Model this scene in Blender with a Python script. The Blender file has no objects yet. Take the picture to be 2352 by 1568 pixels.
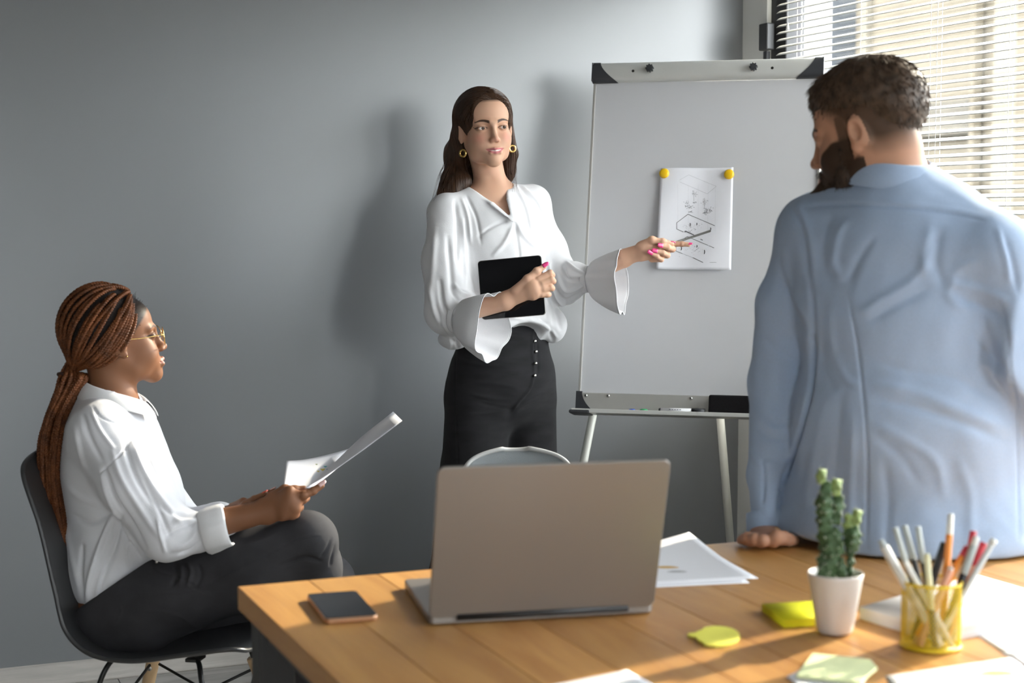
import bpy, bmesh, math, random
import numpy as np
from mathutils import Vector, Matrix, Euler
random.seed(7)
RNG = np.random.RandomState(7)
PI = math.pi
scene = bpy.context.scene
SKIP = globals().get('SKIP', ())

# ------------------------------------------------------------------ camera
W_PX, H_PX, F_PX = 2352.0, 1568.0, 3650.0
CAM_H, YAW, PITCH = 1.33, math.radians(22.6), math.radians(4.449)
_F0 = np.array([math.sin(YAW), math.cos(YAW), 0.0]); _Z = np.array([0, 0, 1.0])
RT = np.array([math.cos(YAW), -math.sin(YAW), 0.0])                 # image right
FW = _F0 * math.cos(PITCH) - _Z * math.sin(PITCH)                   # view direction
UP = _F0 * math.sin(PITCH) + _Z * math.cos(PITCH)
CAM = np.array([0.0, 0.0, CAM_H])
def P(px, py, d):
    return CAM + d * (FW + (px - W_PX / 2) / F_PX * RT - (py - H_PX / 2) / F_PX * UP)
def ray(px, py):
    return FW + (px - W_PX / 2) / F_PX * RT - (py - H_PX / 2) / F_PX * UP
def PZ(px, py, z):
    r = ray(px, py); return CAM + r * ((z - CAM_H) / r[2])
def PYp(px, py, y):
    r = ray(px, py); return CAM + r * (y / r[1])
def PXp(px, py, x):
    r = ray(px, py); return CAM + r * (x / r[0])
def proj(V):
    q = V - CAM; d = q @ FW
    return (q @ RT) / d * F_PX + W_PX / 2, -(q @ UP) / d * F_PX + H_PX / 2, d
cd = bpy.data.cameras.new('camera'); cam = bpy.data.objects.new('camera', cd)
scene.collection.objects.link(cam); scene.camera = cam
cd.sensor_width = 36.0; cd.lens = F_PX / W_PX * 36.0
cam.location = CAM
cam.rotation_euler = Matrix((RT, UP, -FW)).transposed().to_euler()
cd.dof.use_dof = True; cd.dof.focus_distance = 4.12; cd.dof.aperture_fstop = 4.5
cd.clip_start = 0.05

# ------------------------------------------------------------------ light and exposure
world = bpy.data.worlds.new('world'); scene.world = world; world.use_nodes = True
wn = world.node_tree; wn.nodes.clear()
w_out = wn.nodes.new('ShaderNodeOutputWorld'); w_bg = wn.nodes.new('ShaderNodeBackground')
w_bg.inputs['Color'].default_value = (0.90, 0.95, 1.0, 1); w_bg.inputs['Strength'].default_value = 13.4
wn.links.new(w_bg.outputs[0], w_out.inputs[0])
w_tc = wn.nodes.new('ShaderNodeTexCoord'); w_sp = wn.nodes.new('ShaderNodeSeparateXYZ'); w_mr = wn.nodes.new('ShaderNodeMapRange'); w_mx = wn.nodes.new('ShaderNodeMix')
w_mx.data_type = 'RGBA'; w_mr.inputs['From Min'].default_value = -0.06; w_mr.inputs['From Max'].default_value = 0.0
w_mx.inputs[6].default_value = (0.05, 0.05, 0.047, 1); w_mx.inputs[7].default_value = (0.94, 0.96, 1.0, 1)      # street below, overcast-bright sky above
wn.links.new(w_tc.outputs['Generated'], w_sp.inputs[0]); wn.links.new(w_sp.outputs['Z'], w_mr.inputs[0]); wn.links.new(w_mr.outputs[0], w_mx.inputs[0]); wn.links.new(w_mx.outputs[2], w_bg.inputs['Color'])
sd = bpy.data.lights.new('sun', 'SUN'); sun = bpy.data.objects.new('sun', sd); scene.collection.objects.link(sun)
sd.energy = 10.0; sd.color = (1.0, 0.87, 0.70); sd.angle = math.radians(1.2)
SUN_DIR = Vector((-1.0, -0.35, -0.50)).normalized()
sun.rotation_euler = SUN_DIR.to_track_quat('-Z', 'Y').to_euler()
scene.view_settings.view_transform = 'Standard'; scene.view_settings.look = 'None'
scene.view_settings.gamma = 1.0; scene.view_settings.use_curve_mapping = False
scene.view_settings.exposure = 0.35

# ------------------------------------------------------------------ object helpers
COL = scene.collection
def link(name, data, parent=None, loc=None, rot=None):
    o = bpy.data.objects.new(name, data); COL.objects.link(o)
    if loc is not None: o.location = loc
    if rot is not None: o.rotation_euler = rot
    if parent is not None: o.parent = parent
    return o
def tag(o, label=None, cat=None, group=None, kind=None):
    if label: o['label'] = label
    if cat: o['category'] = cat
    if group: o['group'] = group
    if kind: o['kind'] = kind
    return o
def thing(name, label, cat, loc=(0, 0, 0), rot=(0, 0, 0), group=None):
    o = link(name, None, None, loc, rot); o.empty_display_size = 0.1
    return tag(o, label, cat, group)
def raw_mesh(name, V, quads=None, tris=None, smooth=True, mat=None, col=None):
    me = bpy.data.meshes.new(name)
    V = np.asarray(V, dtype=np.float32).reshape(-1, 3)
    quads = np.zeros((0, 4), np.int32) if quads is None or len(quads) == 0 else np.asarray(quads, np.int32)
    tris = np.zeros((0, 3), np.int32) if tris is None or len(tris) == 0 else np.asarray(tris, np.int32)
    nq, nt = len(quads), len(tris)
    me.vertices.add(len(V)); me.vertices.foreach_set('co', V.ravel())
    me.loops.add(nq * 4 + nt * 3)
    me.loops.foreach_set('vertex_index', np.concatenate([quads.ravel(), tris.ravel()]).astype(np.int32))
    me.polygons.add(nq + nt)
    st = np.concatenate([np.arange(nq) * 4, nq * 4 + np.arange(nt) * 3]).astype(np.int32)
    me.polygons.foreach_set('loop_start', st)
    if smooth: me.polygons.foreach_set('use_smooth', np.ones(nq + nt, dtype=bool))
    me.update(calc_edges=True)
    if col is not None:
        a = me.color_attributes.new('Col', 'FLOAT_COLOR', 'POINT')
        c = np.ones((len(V), 4), np.float32); c[:, :3] = col
        a.data.foreach_set('color', c.ravel())
    if mat: me.materials.append(mat)
    return me
def bm_obj(name, bm, mat=None, parent=None, smooth=False, loc=None, rot=None, bevel=0, seg=2):
    me = bpy.data.meshes.new(name); bm.to_mesh(me); bm.free()
    if smooth: me.polygons.foreach_set('use_smooth', np.ones(len(me.polygons), dtype=bool))
    if mat: me.materials.append(mat)
    o = link(name, me, parent, loc, rot)
    if bevel:
        m = o.modifiers.new('bevel', 'BEVEL'); m.width = bevel; m.segments = seg; m.limit_method = 'ANGLE'
    return o
def box(bm, c, s, rot=None):
    M = Matrix.Translation(Vector(c))
    if rot is not None: M = M @ (rot if isinstance(rot, Matrix) else Euler(rot).to_matrix().to_4x4())
    M = M @ Matrix.Diagonal((s[0], s[1], s[2], 1))
    bmesh.ops.create_cube(bm, size=1.0, matrix=M)
def box_obj(name, c, s, mat, parent=None, rot=None, bevel=0, seg=2):
    bm = bmesh.new(); box(bm, (0, 0, 0), s)
    o = bm_obj(name, bm, mat, parent, loc=c, bevel=bevel, seg=seg)
    if rot is not None: o.rotation_euler = rot
    return o
def frames(pts):
    pts = np.asarray(pts, float); n = len(pts)
    T = np.gradient(pts, axis=0); T /= np.linalg.norm(T, axis=1, keepdims=True) + 1e-12
    N = np.zeros_like(T); a = np.array([0, 0, 1.0]) if abs(T[0, 2]) < 0.9 else np.array([1.0, 0, 0])
    v = np.cross(T[0], a); v /= np.linalg.norm(v); N[0] = v
    for i in range(1, n):
        v = N[i - 1] - T[i] * (N[i - 1] @ T[i]); l = np.linalg.norm(v)
        N[i] = v / l if l > 1e-9 else N[i - 1]
    return T, N, np.cross(T, N)
def tube_data(pts, r, sides=8, cap=True):
    pts = np.asarray(pts, float); n = len(pts); r = np.broadcast_to(np.asarray(r, float), (n,))
    T, N, B = frames(pts)
    a = np.arange(sides) / sides * 2 * PI
    ring = np.cos(a)[None, :, None] * N[:, None] + np.sin(a)[None, :, None] * B[:, None]
    V = (pts[:, None] + ring * r[:, None, None]).reshape(-1, 3)
    i = np.arange(n - 1)[:, None] * sides; j = np.arange(sides)[None]; k = (j + 1) % sides
    Q = np.stack([i + j, i + k, i + sides + k, i + sides + j], -1).reshape(-1, 4)
    Tt = []
    if cap:
        V = np.vstack([V, pts[:1], pts[-1:]]); c0 = n * sides; c1 = c0 + 1
        for q in range(sides):
            Tt.append((c0, (q + 1) % sides, q)); Tt.append((c1, (n - 1) * sides + q, (n - 1) * sides + (q + 1) % sides))
    return V, Q, np.array(Tt, int).reshape(-1, 3)
def merge(parts):
    V, Q, T = [], [], []; o = 0
    for v, q, t in parts:
        V.append(v)
        if len(q): Q.append(np.asarray(q) + o)
        if len(t): T.append(np.asarray(t) + o)
        o += len(v)
    return np.vstack(V), (np.vstack(Q) if Q else None), (np.vstack(T) if T else None)
def tube_obj(name, pts, r, mat, parent=None, sides=10, cap=True):
    V, Q, T = tube_data(pts, r, sides, cap)
    return link(name, raw_mesh(name, V, Q, T, mat=mat), parent)
def lathe(name, prof, mat, parent=None, seg=40, loc=None, smooth=True):
    prof = np.array(prof, float); n = len(prof); a = np.arange(seg) / seg * 2 * PI
    V = np.stack([prof[:, 0, None] * np.cos(a), prof[:, 0, None] * np.sin(a), np.repeat(prof[:, 1, None], seg, 1)], -1).reshape(-1, 3)
    i = np.arange(n - 1)[:, None] * seg; j = np.arange(seg)[None]; k = (j + 1) % seg
    Q = np.stack([i + j, i + k, i + seg + k, i + seg + j], -1).reshape(-1, 4)
    return link(name, raw_mesh(name, V, Q, smooth=smooth, mat=mat), parent, loc)
def grid_mesh(name, G, mat, parent=None, thick=0, smooth=True, close_u=False, col=None):
    """G: (n,m,3) grid of points"""
    n, m = G.shape[:2]; V = G.reshape(-1, 3)
    i = np.arange(n - 1)[:, None] * m; mm = m if close_u else m - 1
    j = np.arange(mm)[None]; k = (j + 1) % m
    Q = np.stack([i + j, i + k, i + m + k, i + m + j], -1).reshape(-1, 4)
    o = link(name, raw_mesh(name, V, Q, smooth=smooth, mat=mat, col=col), parent)
    if thick:
        md = o.modifiers.new('solid', 'SOLIDIFY'); md.thickness = thick; md.offset = 0
    return o
def spline(pts, n, closed=False):
    """Catmull-Rom through pts, n samples"""
    p = np.asarray(pts, float)
    if len(p) == 2: return p[0] + (p[1] - p[0]) * np.linspace(0, 1, n)[:, None]
    q = np.vstack([2 * p[0] - p[1], p, 2 * p[-1] - p[-2]])
    t = np.linspace(0, len(p) - 1 - 1e-9, n); i = t.astype(int); u = (t - i)[:, None]
    a, b, c, d = q[i], q[i + 1], q[i + 2], q[i + 3]
    return 0.5 * (2 * b + (c - a) * u + (2 * a - 5 * b + 4 * c - d) * u ** 2 + (3 * b - a - 3 * c + d) * u ** 3)

# ------------------------------------------------------------------ materials
def mat(name, color=(0.8, 0.8, 0.8), rough=0.5, metal=0.0, bump=0, bscale=200, vary=0, vscale=5, spec=0.5,
        attr=False, sss=0, sheen=0, trans=0, coat=0, stretch=None, emis=None):
    m = bpy.data.materials.new(name); m.use_nodes = True; nt = m.node_tree; b = nt.nodes['Principled BSDF']
    b.inputs['Base Color'].default_value = (*color, 1); b.inputs['Roughness'].default_value = rough
    b.inputs['Metallic'].default_value = metal; b.inputs['Specular IOR Level'].default_value = spec
    if sss:
        b.inputs['Subsurface Weight'].default_value = sss; b.inputs['Subsurface Radius'].default_value = (0.008, 0.003, 0.0015)
        b.inputs['Subsurface Scale'].default_value = 1.0
    if sheen: b.inputs['Sheen Weight'].default_value = sheen; b.inputs['Sheen Roughness'].default_value = 0.5
    if trans: b.inputs['Transmission Weight'].default_value = trans
    if coat: b.inputs['Coat Weight'].default_value = coat
    if emis: b.inputs['Emission Color'].default_value = (*emis[0], 1); b.inputs['Emission Strength'].default_value = emis[1]
    L = nt.links; src = None
    tc = nt.nodes.new('ShaderNodeTexCoord'); mp = nt.nodes.new('ShaderNodeMapping'); L.new(tc.outputs['Object'], mp.inputs[0])
    if stretch: mp.inputs['Scale'].default_value = stretch
    if attr:
        at = nt.nodes.new('ShaderNodeAttribute'); at.attribute_name = 'Col'; src = at.outputs['Color']
    if vary:
        n = nt.nodes.new('ShaderNodeTexNoise'); n.inputs['Scale'].default_value = vscale; n.inputs['Detail'].default_value = 6
        L.new(mp.outputs[0], n.inputs['Vector'])
        mr = nt.nodes.new('ShaderNodeMapRange'); mr.inputs['To Min'].default_value = 1 - vary; mr.inputs['To Max'].default_value = 1 + vary
        mr.inputs['From Min'].default_value = 0.3; mr.inputs['From Max'].default_value = 0.7
        L.new(n.outputs[0], mr.inputs[0])
        mx = nt.nodes.new('ShaderNodeMix'); mx.data_type = 'RGBA'; mx.blend_type = 'MULTIPLY'; mx.inputs[0].default_value = 1
        if src: L.new(src, mx.inputs[6])
        else: mx.inputs[6].default_value = (*color, 1)
        L.new(mr.outputs[0], mx.inputs[7]); src = mx.outputs[2]
    if src: L.new(src, b.inputs['Base Color'])
    if bump:
        n = nt.nodes.new('ShaderNodeTexNoise'); n.inputs['Scale'].default_value = bscale; n.inputs['Detail'].default_value = 4
        L.new(mp.outputs[0], n.inputs['Vector'])
        bp = nt.nodes.new('ShaderNodeBump'); bp.inputs['Strength'].default_value = bump; bp.inputs['Distance'].default_value = 0.002
        L.new(n.outputs[0], bp.inputs['Height']); L.new(bp.outputs[0], b.inputs['Normal'])
    return m
def wood_mat(name, c1, c2, axis='Y', rough=0.45, scale=1.0, bump=0.15, objrand=0.12):
    m = bpy.data.materials.new(name); m.use_nodes = True; nt = m.node_tree; L = nt.links; b = nt.nodes['Principled BSDF']
    b.inputs['Roughness'].default_value = rough
    tc = nt.nodes.new('ShaderNodeTexCoord'); mp = nt.nodes.new('ShaderNodeMapping'); L.new(tc.outputs['Object'], mp.inputs[0])
    s = {'X': (1.2, 14, 14), 'Y': (14, 1.2, 14), 'Z': (14, 14, 1.2)}[axis]
    mp.inputs['Scale'].default_value = tuple(v * scale for v in s)
    oi = nt.nodes.new('ShaderNodeObjectInfo')
    vm = nt.nodes.new('ShaderNodeVectorMath'); vm.operation = 'SCALE'; L.new(oi.outputs['Location'], vm.inputs[0]); vm.inputs['Scale'].default_value = 7.3
    va = nt.nodes.new('ShaderNodeVectorMath'); va.operation = 'ADD'; L.new(mp.outputs[0], va.inputs[0]); L.new(vm.outputs[0], va.inputs[1])
    n = nt.nodes.new('ShaderNodeTexNoise'); n.inputs['Scale'].default_value = 1.0; n.inputs['Detail'].default_value = 8; n.inputs['Distortion'].default_value = 1.2
    n.inputs['Roughness'].default_value = 0.65
    L.new(va.outputs[0], n.inputs['Vector'])
    r = nt.nodes.new('ShaderNodeValToRGB'); r.color_ramp.elements[0].position = 0.32; r.color_ramp.elements[1].position = 0.68
    r.color_ramp.elements[0].color = (*c1, 1); r.color_ramp.elements[1].color = (*c2, 1); L.new(n.outputs[0], r.inputs[0])
    hs = nt.nodes.new('ShaderNodeHueSaturation'); L.new(r.outputs[0], hs.inputs['Color'])
    mr = nt.nodes.new('ShaderNodeMapRange'); mr.inputs['To Min'].default_value = 1 - objrand; mr.inputs['To Max'].default_value = 1 + objrand
    L.new(oi.outputs['Random'], mr.inputs[0]); L.new(mr.outputs[0], hs.inputs['Value'])
    L.new(hs.outputs[0], b.inputs['Base Color'])
    bp = nt.nodes.new('ShaderNodeBump'); bp.inputs['Strength'].default_value = bump; bp.inputs['Distance'].default_value = 0.001
    L.new(n.outputs[0], bp.inputs['Height']); L.new(bp.outputs[0], b.inputs['Normal'])
    return m

# ------------------------------------------------------------------ signed distance modelling (numpy) -> mesh
def A(*v): return np.array(v, dtype=np.float32)
def sph(c, r):
    c = np.asarray(c, np.float32)
    return lambda p: np.sqrt(((p - c) ** 2).sum(-1)) - r
def cap(a, b, ra, rb=None):
    a = np.asarray(a, np.float32); b = np.asarray(b, np.float32); rb = ra if rb is None else rb; ba = b - a; l2 = float(ba @ ba) + 1e-12
    def f(p):
        pa = p - a; t = np.clip((pa @ ba) / l2, 0, 1)
        return np.sqrt(((pa - t[..., None] * ba) ** 2).sum(-1)) - (ra + (rb - ra) * t)
    return f
def ell(c, r, M=None):
    c = np.asarray(c, np.float32); r = np.asarray(r, np.float32); M = None if M is None else np.asarray(M, np.float32)
    def f(p):
        q = p - c
        if M is not None: q = q @ M           # columns of M = local axes
        k0 = np.sqrt(((q / r) ** 2).sum(-1)); k1 = np.sqrt(((q / (r * r)) ** 2).sum(-1))
        return np.where(k0 < 0.2, (k0 - 1) * r.min(), k0 * (k0 - 1) / np.maximum(k1, 1e-6))
    return f
def rbox(c, s, r=0.005, M=None):
    c = np.asarray(c, np.float32); s = np.asarray(s, np.float32) - r; M = None if M is None else np.asarray(M, np.float32)
    def f(p):
        q = p - c
        if M is not None: q = q @ M
        q = np.abs(q) - s
        return np.sqrt((np.maximum(q, 0) ** 2).sum(-1)) + np.minimum(q.max(-1), 0) - r
    return f
def ecap(a, b, ra, rb, side, flat):
    """tapered capsule flattened: 'side' axis scaled by flat (>1 = wider along side)"""
    a = np.asarray(a, np.float32); b = np.asarray(b, np.float32); side = np.asarray(side, np.float32); ba = b - a
    side = side - ba * (side @ ba) / (ba @ ba); side /= np.linalg.norm(side); l2 = float(ba @ ba)
    def f(p):
        pa = p - a; t = np.clip((pa @ ba) / l2, 0, 1); q = pa - t[..., None] * ba
        s = q @ side; q = q - s[..., None] * side
        d = np.sqrt((q ** 2).sum(-1) + (s / flat) ** 2)
        return d - (ra + (rb - ra) * t)
    return f
def plane(c, n):
    c = np.asarray(c, np.float32); n = np.asarray(n, np.float32); n = n / np.linalg.norm(n)
    return lambda p: (p - c) @ n
def smin(a, b, k):
    if k <= 0: return np.minimum(a, b)
    h = np.clip(0.5 + 0.5 * (b - a) / k, 0, 1); return b + (a - b) * h - k * h * (1 - h)
class Field:
    def __init__(s): s.ops = []
    def u(s, f, k=0.01): s.ops.append(('u', f, k)); return s
    def sub(s, f, k=0.005): s.ops.append(('s', f, k)); return s
    def inter(s, f, k=0.005): s.ops.append(('i', f, k)); return s
    def disp(s, f, amp): s.ops.append(('d', f, amp)); return s
    def ap(s, D, op, d, k):
        if op == 'u': return smin(D, d, k)
        if op == 's': return -smin(-D, d, k)
        if op == 'i': return -smin(-D, -d, k)
        return D + d
    def ev(s, p):
        p = np.asarray(p, np.float32); D = np.full(p.shape[:-1], 9.0, np.float32)
        for op, f, k in s.ops: D = s.ap(D, op, f(p), k)
        return D
    def __call__(s, p): return s.ev(p)
    def grad(s, p, e=0.001):
        g = np.stack([s.ev(p + A(*(e if i == j else 0 for j in range(3)))) - s.ev(p - A(*(e if i == j else 0 for j in range(3)))) for i in range(3)], -1)
        return g / (np.linalg.norm(g, axis=-1, keepdims=True) + 1e-9)
    def mesh(s, lo, hi, res, B=8):
        lo = np.asarray(lo, np.float32); hi = np.asarray(hi, np.float32)
        nb = np.ceil((hi - lo) / res / B).astype(int); n = nb * B
        bc = np.stack(np.meshgrid(*[(np.arange(k) + 0.5) * B * res for k in nb], indexing='ij'), -1).reshape(-1, 3).astype(np.float32) + lo
        diag = res * B * 0.9
        # coarse pass keeps per-op centre distances so each primitive is applied only to the blocks it can touch
        Dc = np.full(len(bc), 9.0, np.float32); cen = []
        for op, f, k in s.ops:
            d = f(bc); cen.append((d, Dc.copy())); Dc = s.ap(Dc, op, d, k)
        amp = sum(k for op, f, k in s.ops if op == 'd')
        kmax = max(k for op, f, k in s.ops)
        act = np.nonzero(np.abs(Dc) < diag * 1.35 + amp + kmax * 0.3)[0]
        lp = np.stack(np.meshgrid(*[np.arange(B) * res] * 3, indexing='ij'), -1).reshape(-1, 3).astype(np.float32)
        G = np.full(tuple(n), 1.0, np.float32)
        G.reshape(nb[0], B, nb[1], B, nb[2], B)[:] = Dc.reshape(nb[0], 1, nb[1], 1, nb[2], 1)
        ai = np.stack(np.unravel_index(act, tuple(nb)), -1)
        CH = 1200
        Gv = G.reshape(nb[0], B, nb[1], B, nb[2], B)
        for c0 in range(0, len(act), CH):
            ids = act[c0:c0 + CH]; base = bc[ids] - B * res / 2
            Pts = base[:, None] + lp[None]; D = np.full(Pts.shape[:2], 9.0, np.float32)
            for (op, f, k), (dc, Db) in zip(s.ops, cen):
                m = 2.2 * diag + k
                if op == 'u': rel = dc[ids] - np.minimum(Db[ids], 9) < m
                elif op == 's': rel = -dc[ids] > Db[ids] - m
                elif op == 'i': rel = dc[ids] > Db[ids] - m
                else: rel = np.ones(len(ids), bool)
                if op == 'u': rel &= dc[ids] < m + diag + 0.02
                if not rel.any(): continue
                if rel.all(): D = s.ap(D, op, f(Pts), k)
                else: D[rel] = s.ap(D[rel], op, f(Pts[rel]), k)
            a = ai[c0:c0 + CH]
            Gv[a[:, 0], :, a[:, 1], :, a[:, 2], :] = D.reshape(-1, B, B, B)
        return surface_nets(G, lo, res)
def surface_nets(G, lo, res):
    n = np.array(G.shape); S = G < 0
    for ax in range(3):
        sl = [slice(None)] * 3; sl[ax] = 0; S[tuple(sl)] = False; sl[ax] = -1; S[tuple(sl)] = False
    strd = np.array([n[1] * n[2], n[2], 1]); ids, pos, quads = [], [], []
    for ax in range(3):
        a = [slice(0, -1) if i == ax else slice(1, -1) for i in range(3)]
        b = [slice(1, None) if i == ax else slice(1, -1) for i in range(3)]
        x = np.nonzero(S[tuple(a)] != S[tuple(b)]); I = np.stack(x, -1)
        off = np.array([0 if i == ax else 1 for i in range(3)]); I = I + off
        J = I.copy(); J[:, ax] += 1
        g0 = G[I[:, 0], I[:, 1], I[:, 2]]; g1 = G[J[:, 0], J[:, 1], J[:, 2]]
        den = g0 - g1; t = np.where(np.abs(den) > 1e-9, g0 / np.where(den == 0, 1, den), 0.5); t = np.clip(t, 0.02, 0.98)
        p = I.astype(np.float64); p[:, ax] += t
        u, v = (ax + 1) % 3, (ax + 2) % 3; base = I @ strd; cs = []
        for du, dv in ((0, 0), (-1, 0), (-1, -1), (0, -1)):
            c = base + du * strd[u] + dv * strd[v]; cs.append(c); ids.append(c); pos.append(p)
        q = np.stack(cs, -1); inside = S[I[:, 0], I[:, 1], I[:, 2]]
        q[~inside] = q[~inside][:, ::-1]; quads.append(q)
    if not len(np.concatenate(ids)): return np.zeros((0, 3)), np.zeros((0, 4), int)
    ids = np.concatenate(ids); pos = np.concatenate(pos); quads = np.concatenate(quads)
    un, inv = np.unique(ids, return_inverse=True); cnt = np.bincount(inv)
    V = np.stack([np.bincount(inv, weights=pos[:, i]) for i in range(3)], -1) / cnt[:, None]
    Q = np.searchsorted(un, quads)
    return V * res + np.asarray(lo, float), Q
def vnormals(V, Q):
    a = V[Q[:, 2]] - V[Q[:, 0]]; b = V[Q[:, 3]] - V[Q[:, 1]]; nn = np.cross(a, b); N = np.zeros_like(V)
    for i in range(4):
        for c in range(3): N[:, c] += np.bincount(Q[:, i], weights=nn[:, c], minlength=len(V))
    return N / (np.linalg.norm(N, axis=1, keepdims=True) + 1e-12)
def relax(V, Q, it=1, lam=0.5):
    for _ in range(it):
        S = np.zeros_like(V); C = np.zeros(len(V))
        for i in range(4):
            j = (i + 1) % 4
            for c in range(3):
                S[:, c] += np.bincount(Q[:, i], weights=V[Q[:, j], c], minlength=len(V)) + np.bincount(Q[:, j], weights=V[Q[:, i], c], minlength=len(V))
            C += np.bincount(Q[:, i], minlength=len(V)) + np.bincount(Q[:, j], minlength=len(V))
        V = V + lam * (S / np.maximum(C, 1)[:, None] - V)
    return V
def seg_dist(x, y, pl):
    """2-D distance from points to a polyline, and the normalised position along it"""
    best = np.full(x.shape, 1e9); tt = np.zeros(x.shape); sg = np.zeros(x.shape); n = len(pl) - 1
    for i in range(n):
        ax, ay = pl[i]; bx, by = pl[i + 1]; dx, dy = bx - ax, by - ay
        t = np.clip(((x - ax) * dx + (y - ay) * dy) / (dx * dx + dy * dy + 1e-9), 0, 1)
        ex, ey = x - ax - t * dx, y - ay - t * dy; d = np.hypot(ex, ey); m = d < best
        best = np.where(m, d, best); tt = np.where(m, (i + t) / n, tt); sg = np.where(m, np.sign(dx * ey - dy * ex), sg)
    return best, tt, sg
def creases(V, Q, strokes, facing=True):
    """push cloth in or out along drawn crease lines: (polyline in photo pixels, width px, height m)"""
    N = vnormals(V, Q); x, y, d = proj(V); w = np.ones(len(V))
    if facing:
        vd = V - CAM; vd /= np.linalg.norm(vd, axis=1, keepdims=True); w = np.clip(-(N * vd).sum(1) * 3.0 + 0.2, 0, 1)
    D = np.zeros(len(V))
    for pl, wd, h in strokes:
        pl = np.array(pl, float)
        if len(pl) > 2: pl = spline(pl, 3 * len(pl))
        lo = pl.min(0) - wd * 3; hi = pl.max(0) + wd * 3
        m = np.nonzero((x > lo[0]) & (x < hi[0]) & (y > lo[1]) & (y < hi[1]) & (w > 0))[0]
        if not len(m): continue
        dist, t, sg = seg_dist(x[m], y[m], pl)
        e = np.clip(np.minimum(t, 1 - t) * 5, 0, 1) ** 0.7
        D[m] += h * np.exp(-(dist / wd) ** 2) * (0.15 + 0.85 * e)
    return V + N * (D * w)[:, None]
def vnoise(p, scale, seed=0):
    """cheap smooth pseudo noise in [-1,1] from summed sines"""
    r = np.random.RandomState(seed); out = 0
    for i in range(6):
        k = r.normal(size=3) * scale; k = k.astype(np.float32); ph = r.uniform(0, 6.28)
        out = out + np.sin(p @ k + ph)
    return out / 6 * 1.6
def sdf_obj(name, F, lo, hi, res, mat, parent=None, strokes=None, colf=None, smooth_it=0, noise=None):
    V, Q = F.mesh(lo, hi, res)
    if smooth_it: V = relax(V, Q, smooth_it)
    if noise is not None:
        N = vnormals(V, Q); V = V + N * noise(V)[:, None]
    if strokes: V = creases(V, Q, strokes)
    col = colf(V) if colf else None
    return link(name, raw_mesh(name, V, Q, mat=mat, col=col), parent)
def frame3(fwd, up):
    f = np.asarray(fwd, float); f = f / np.linalg.norm(f); u = np.asarray(up, float); u = u - f * (u @ f); u /= np.linalg.norm(u)
    return np.cross(f, u), f, u         # right-hand side (person's right), forward, up
def strand_mesh(paths, r0, r1, sides=3):
    """paths: (n, k, 3); many thin tapered strands in one mesh"""
    paths = np.asarray(paths, float); n, k, _ = paths.shape
    T = np.gradient(paths, axis=1); T /= np.linalg.norm(T, axis=2, keepdims=True) + 1e-9
    a = np.tile(A(0.3, 0.5, 0.81), (n, k, 1)); N = np.cross(T, a); N /= np.linalg.norm(N, axis=2, keepdims=True) + 1e-9; Bn = np.cross(T, N)
    rr = np.linspace(0, 1, k); rad = np.minimum(r0, r0 + (r1 - r0) * rr)[None, :, None, None]
    ang = np.arange(sides) / sides * 2 * PI
    ring = np.cos(ang)[None, None, :, None] * N[:, :, None] + np.sin(ang)[None, None, :, None] * Bn[:, :, None]
    V = (paths[:, :, None] + ring * rad).reshape(-1, 3)
    s = np.arange(n)[:, None, None] * (k * sides); i = np.arange(k - 1)[None, :, None] * sides; j = np.arange(sides)[None, None]
    jj = (j + 1) % sides
    Q = np.stack([s + i + j, s + i + jj, s + i + sides + jj, s + i + sides + j], -1).reshape(-1, 4)
    return V, Q
def flow(F, p0, dirf, n, step, off, jitter=0.0, rng=RNG):
    """grow strands that hug the surface of F: p0 (m,3); dirf(p,i)->(m,3) wanted direction"""
    p = np.asarray(p0, float).copy(); out = [p.copy()]; offs = off + rng.uniform(-1, 1, len(p)) * jitter
    for i in range(n - 1):
        g = F.grad(p); v = dirf(p, i); v = v - g * (v * g).sum(1, keepdims=True)
        v /= np.linalg.norm(v, axis=1, keepdims=True) + 1e-9
        p = p + v * step; d = F.ev(p); g = F.grad(p); p = p - g * (d - offs)[:, None] * 0.8
        out.append(p.copy())
    return np.stack(out, 1)

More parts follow.
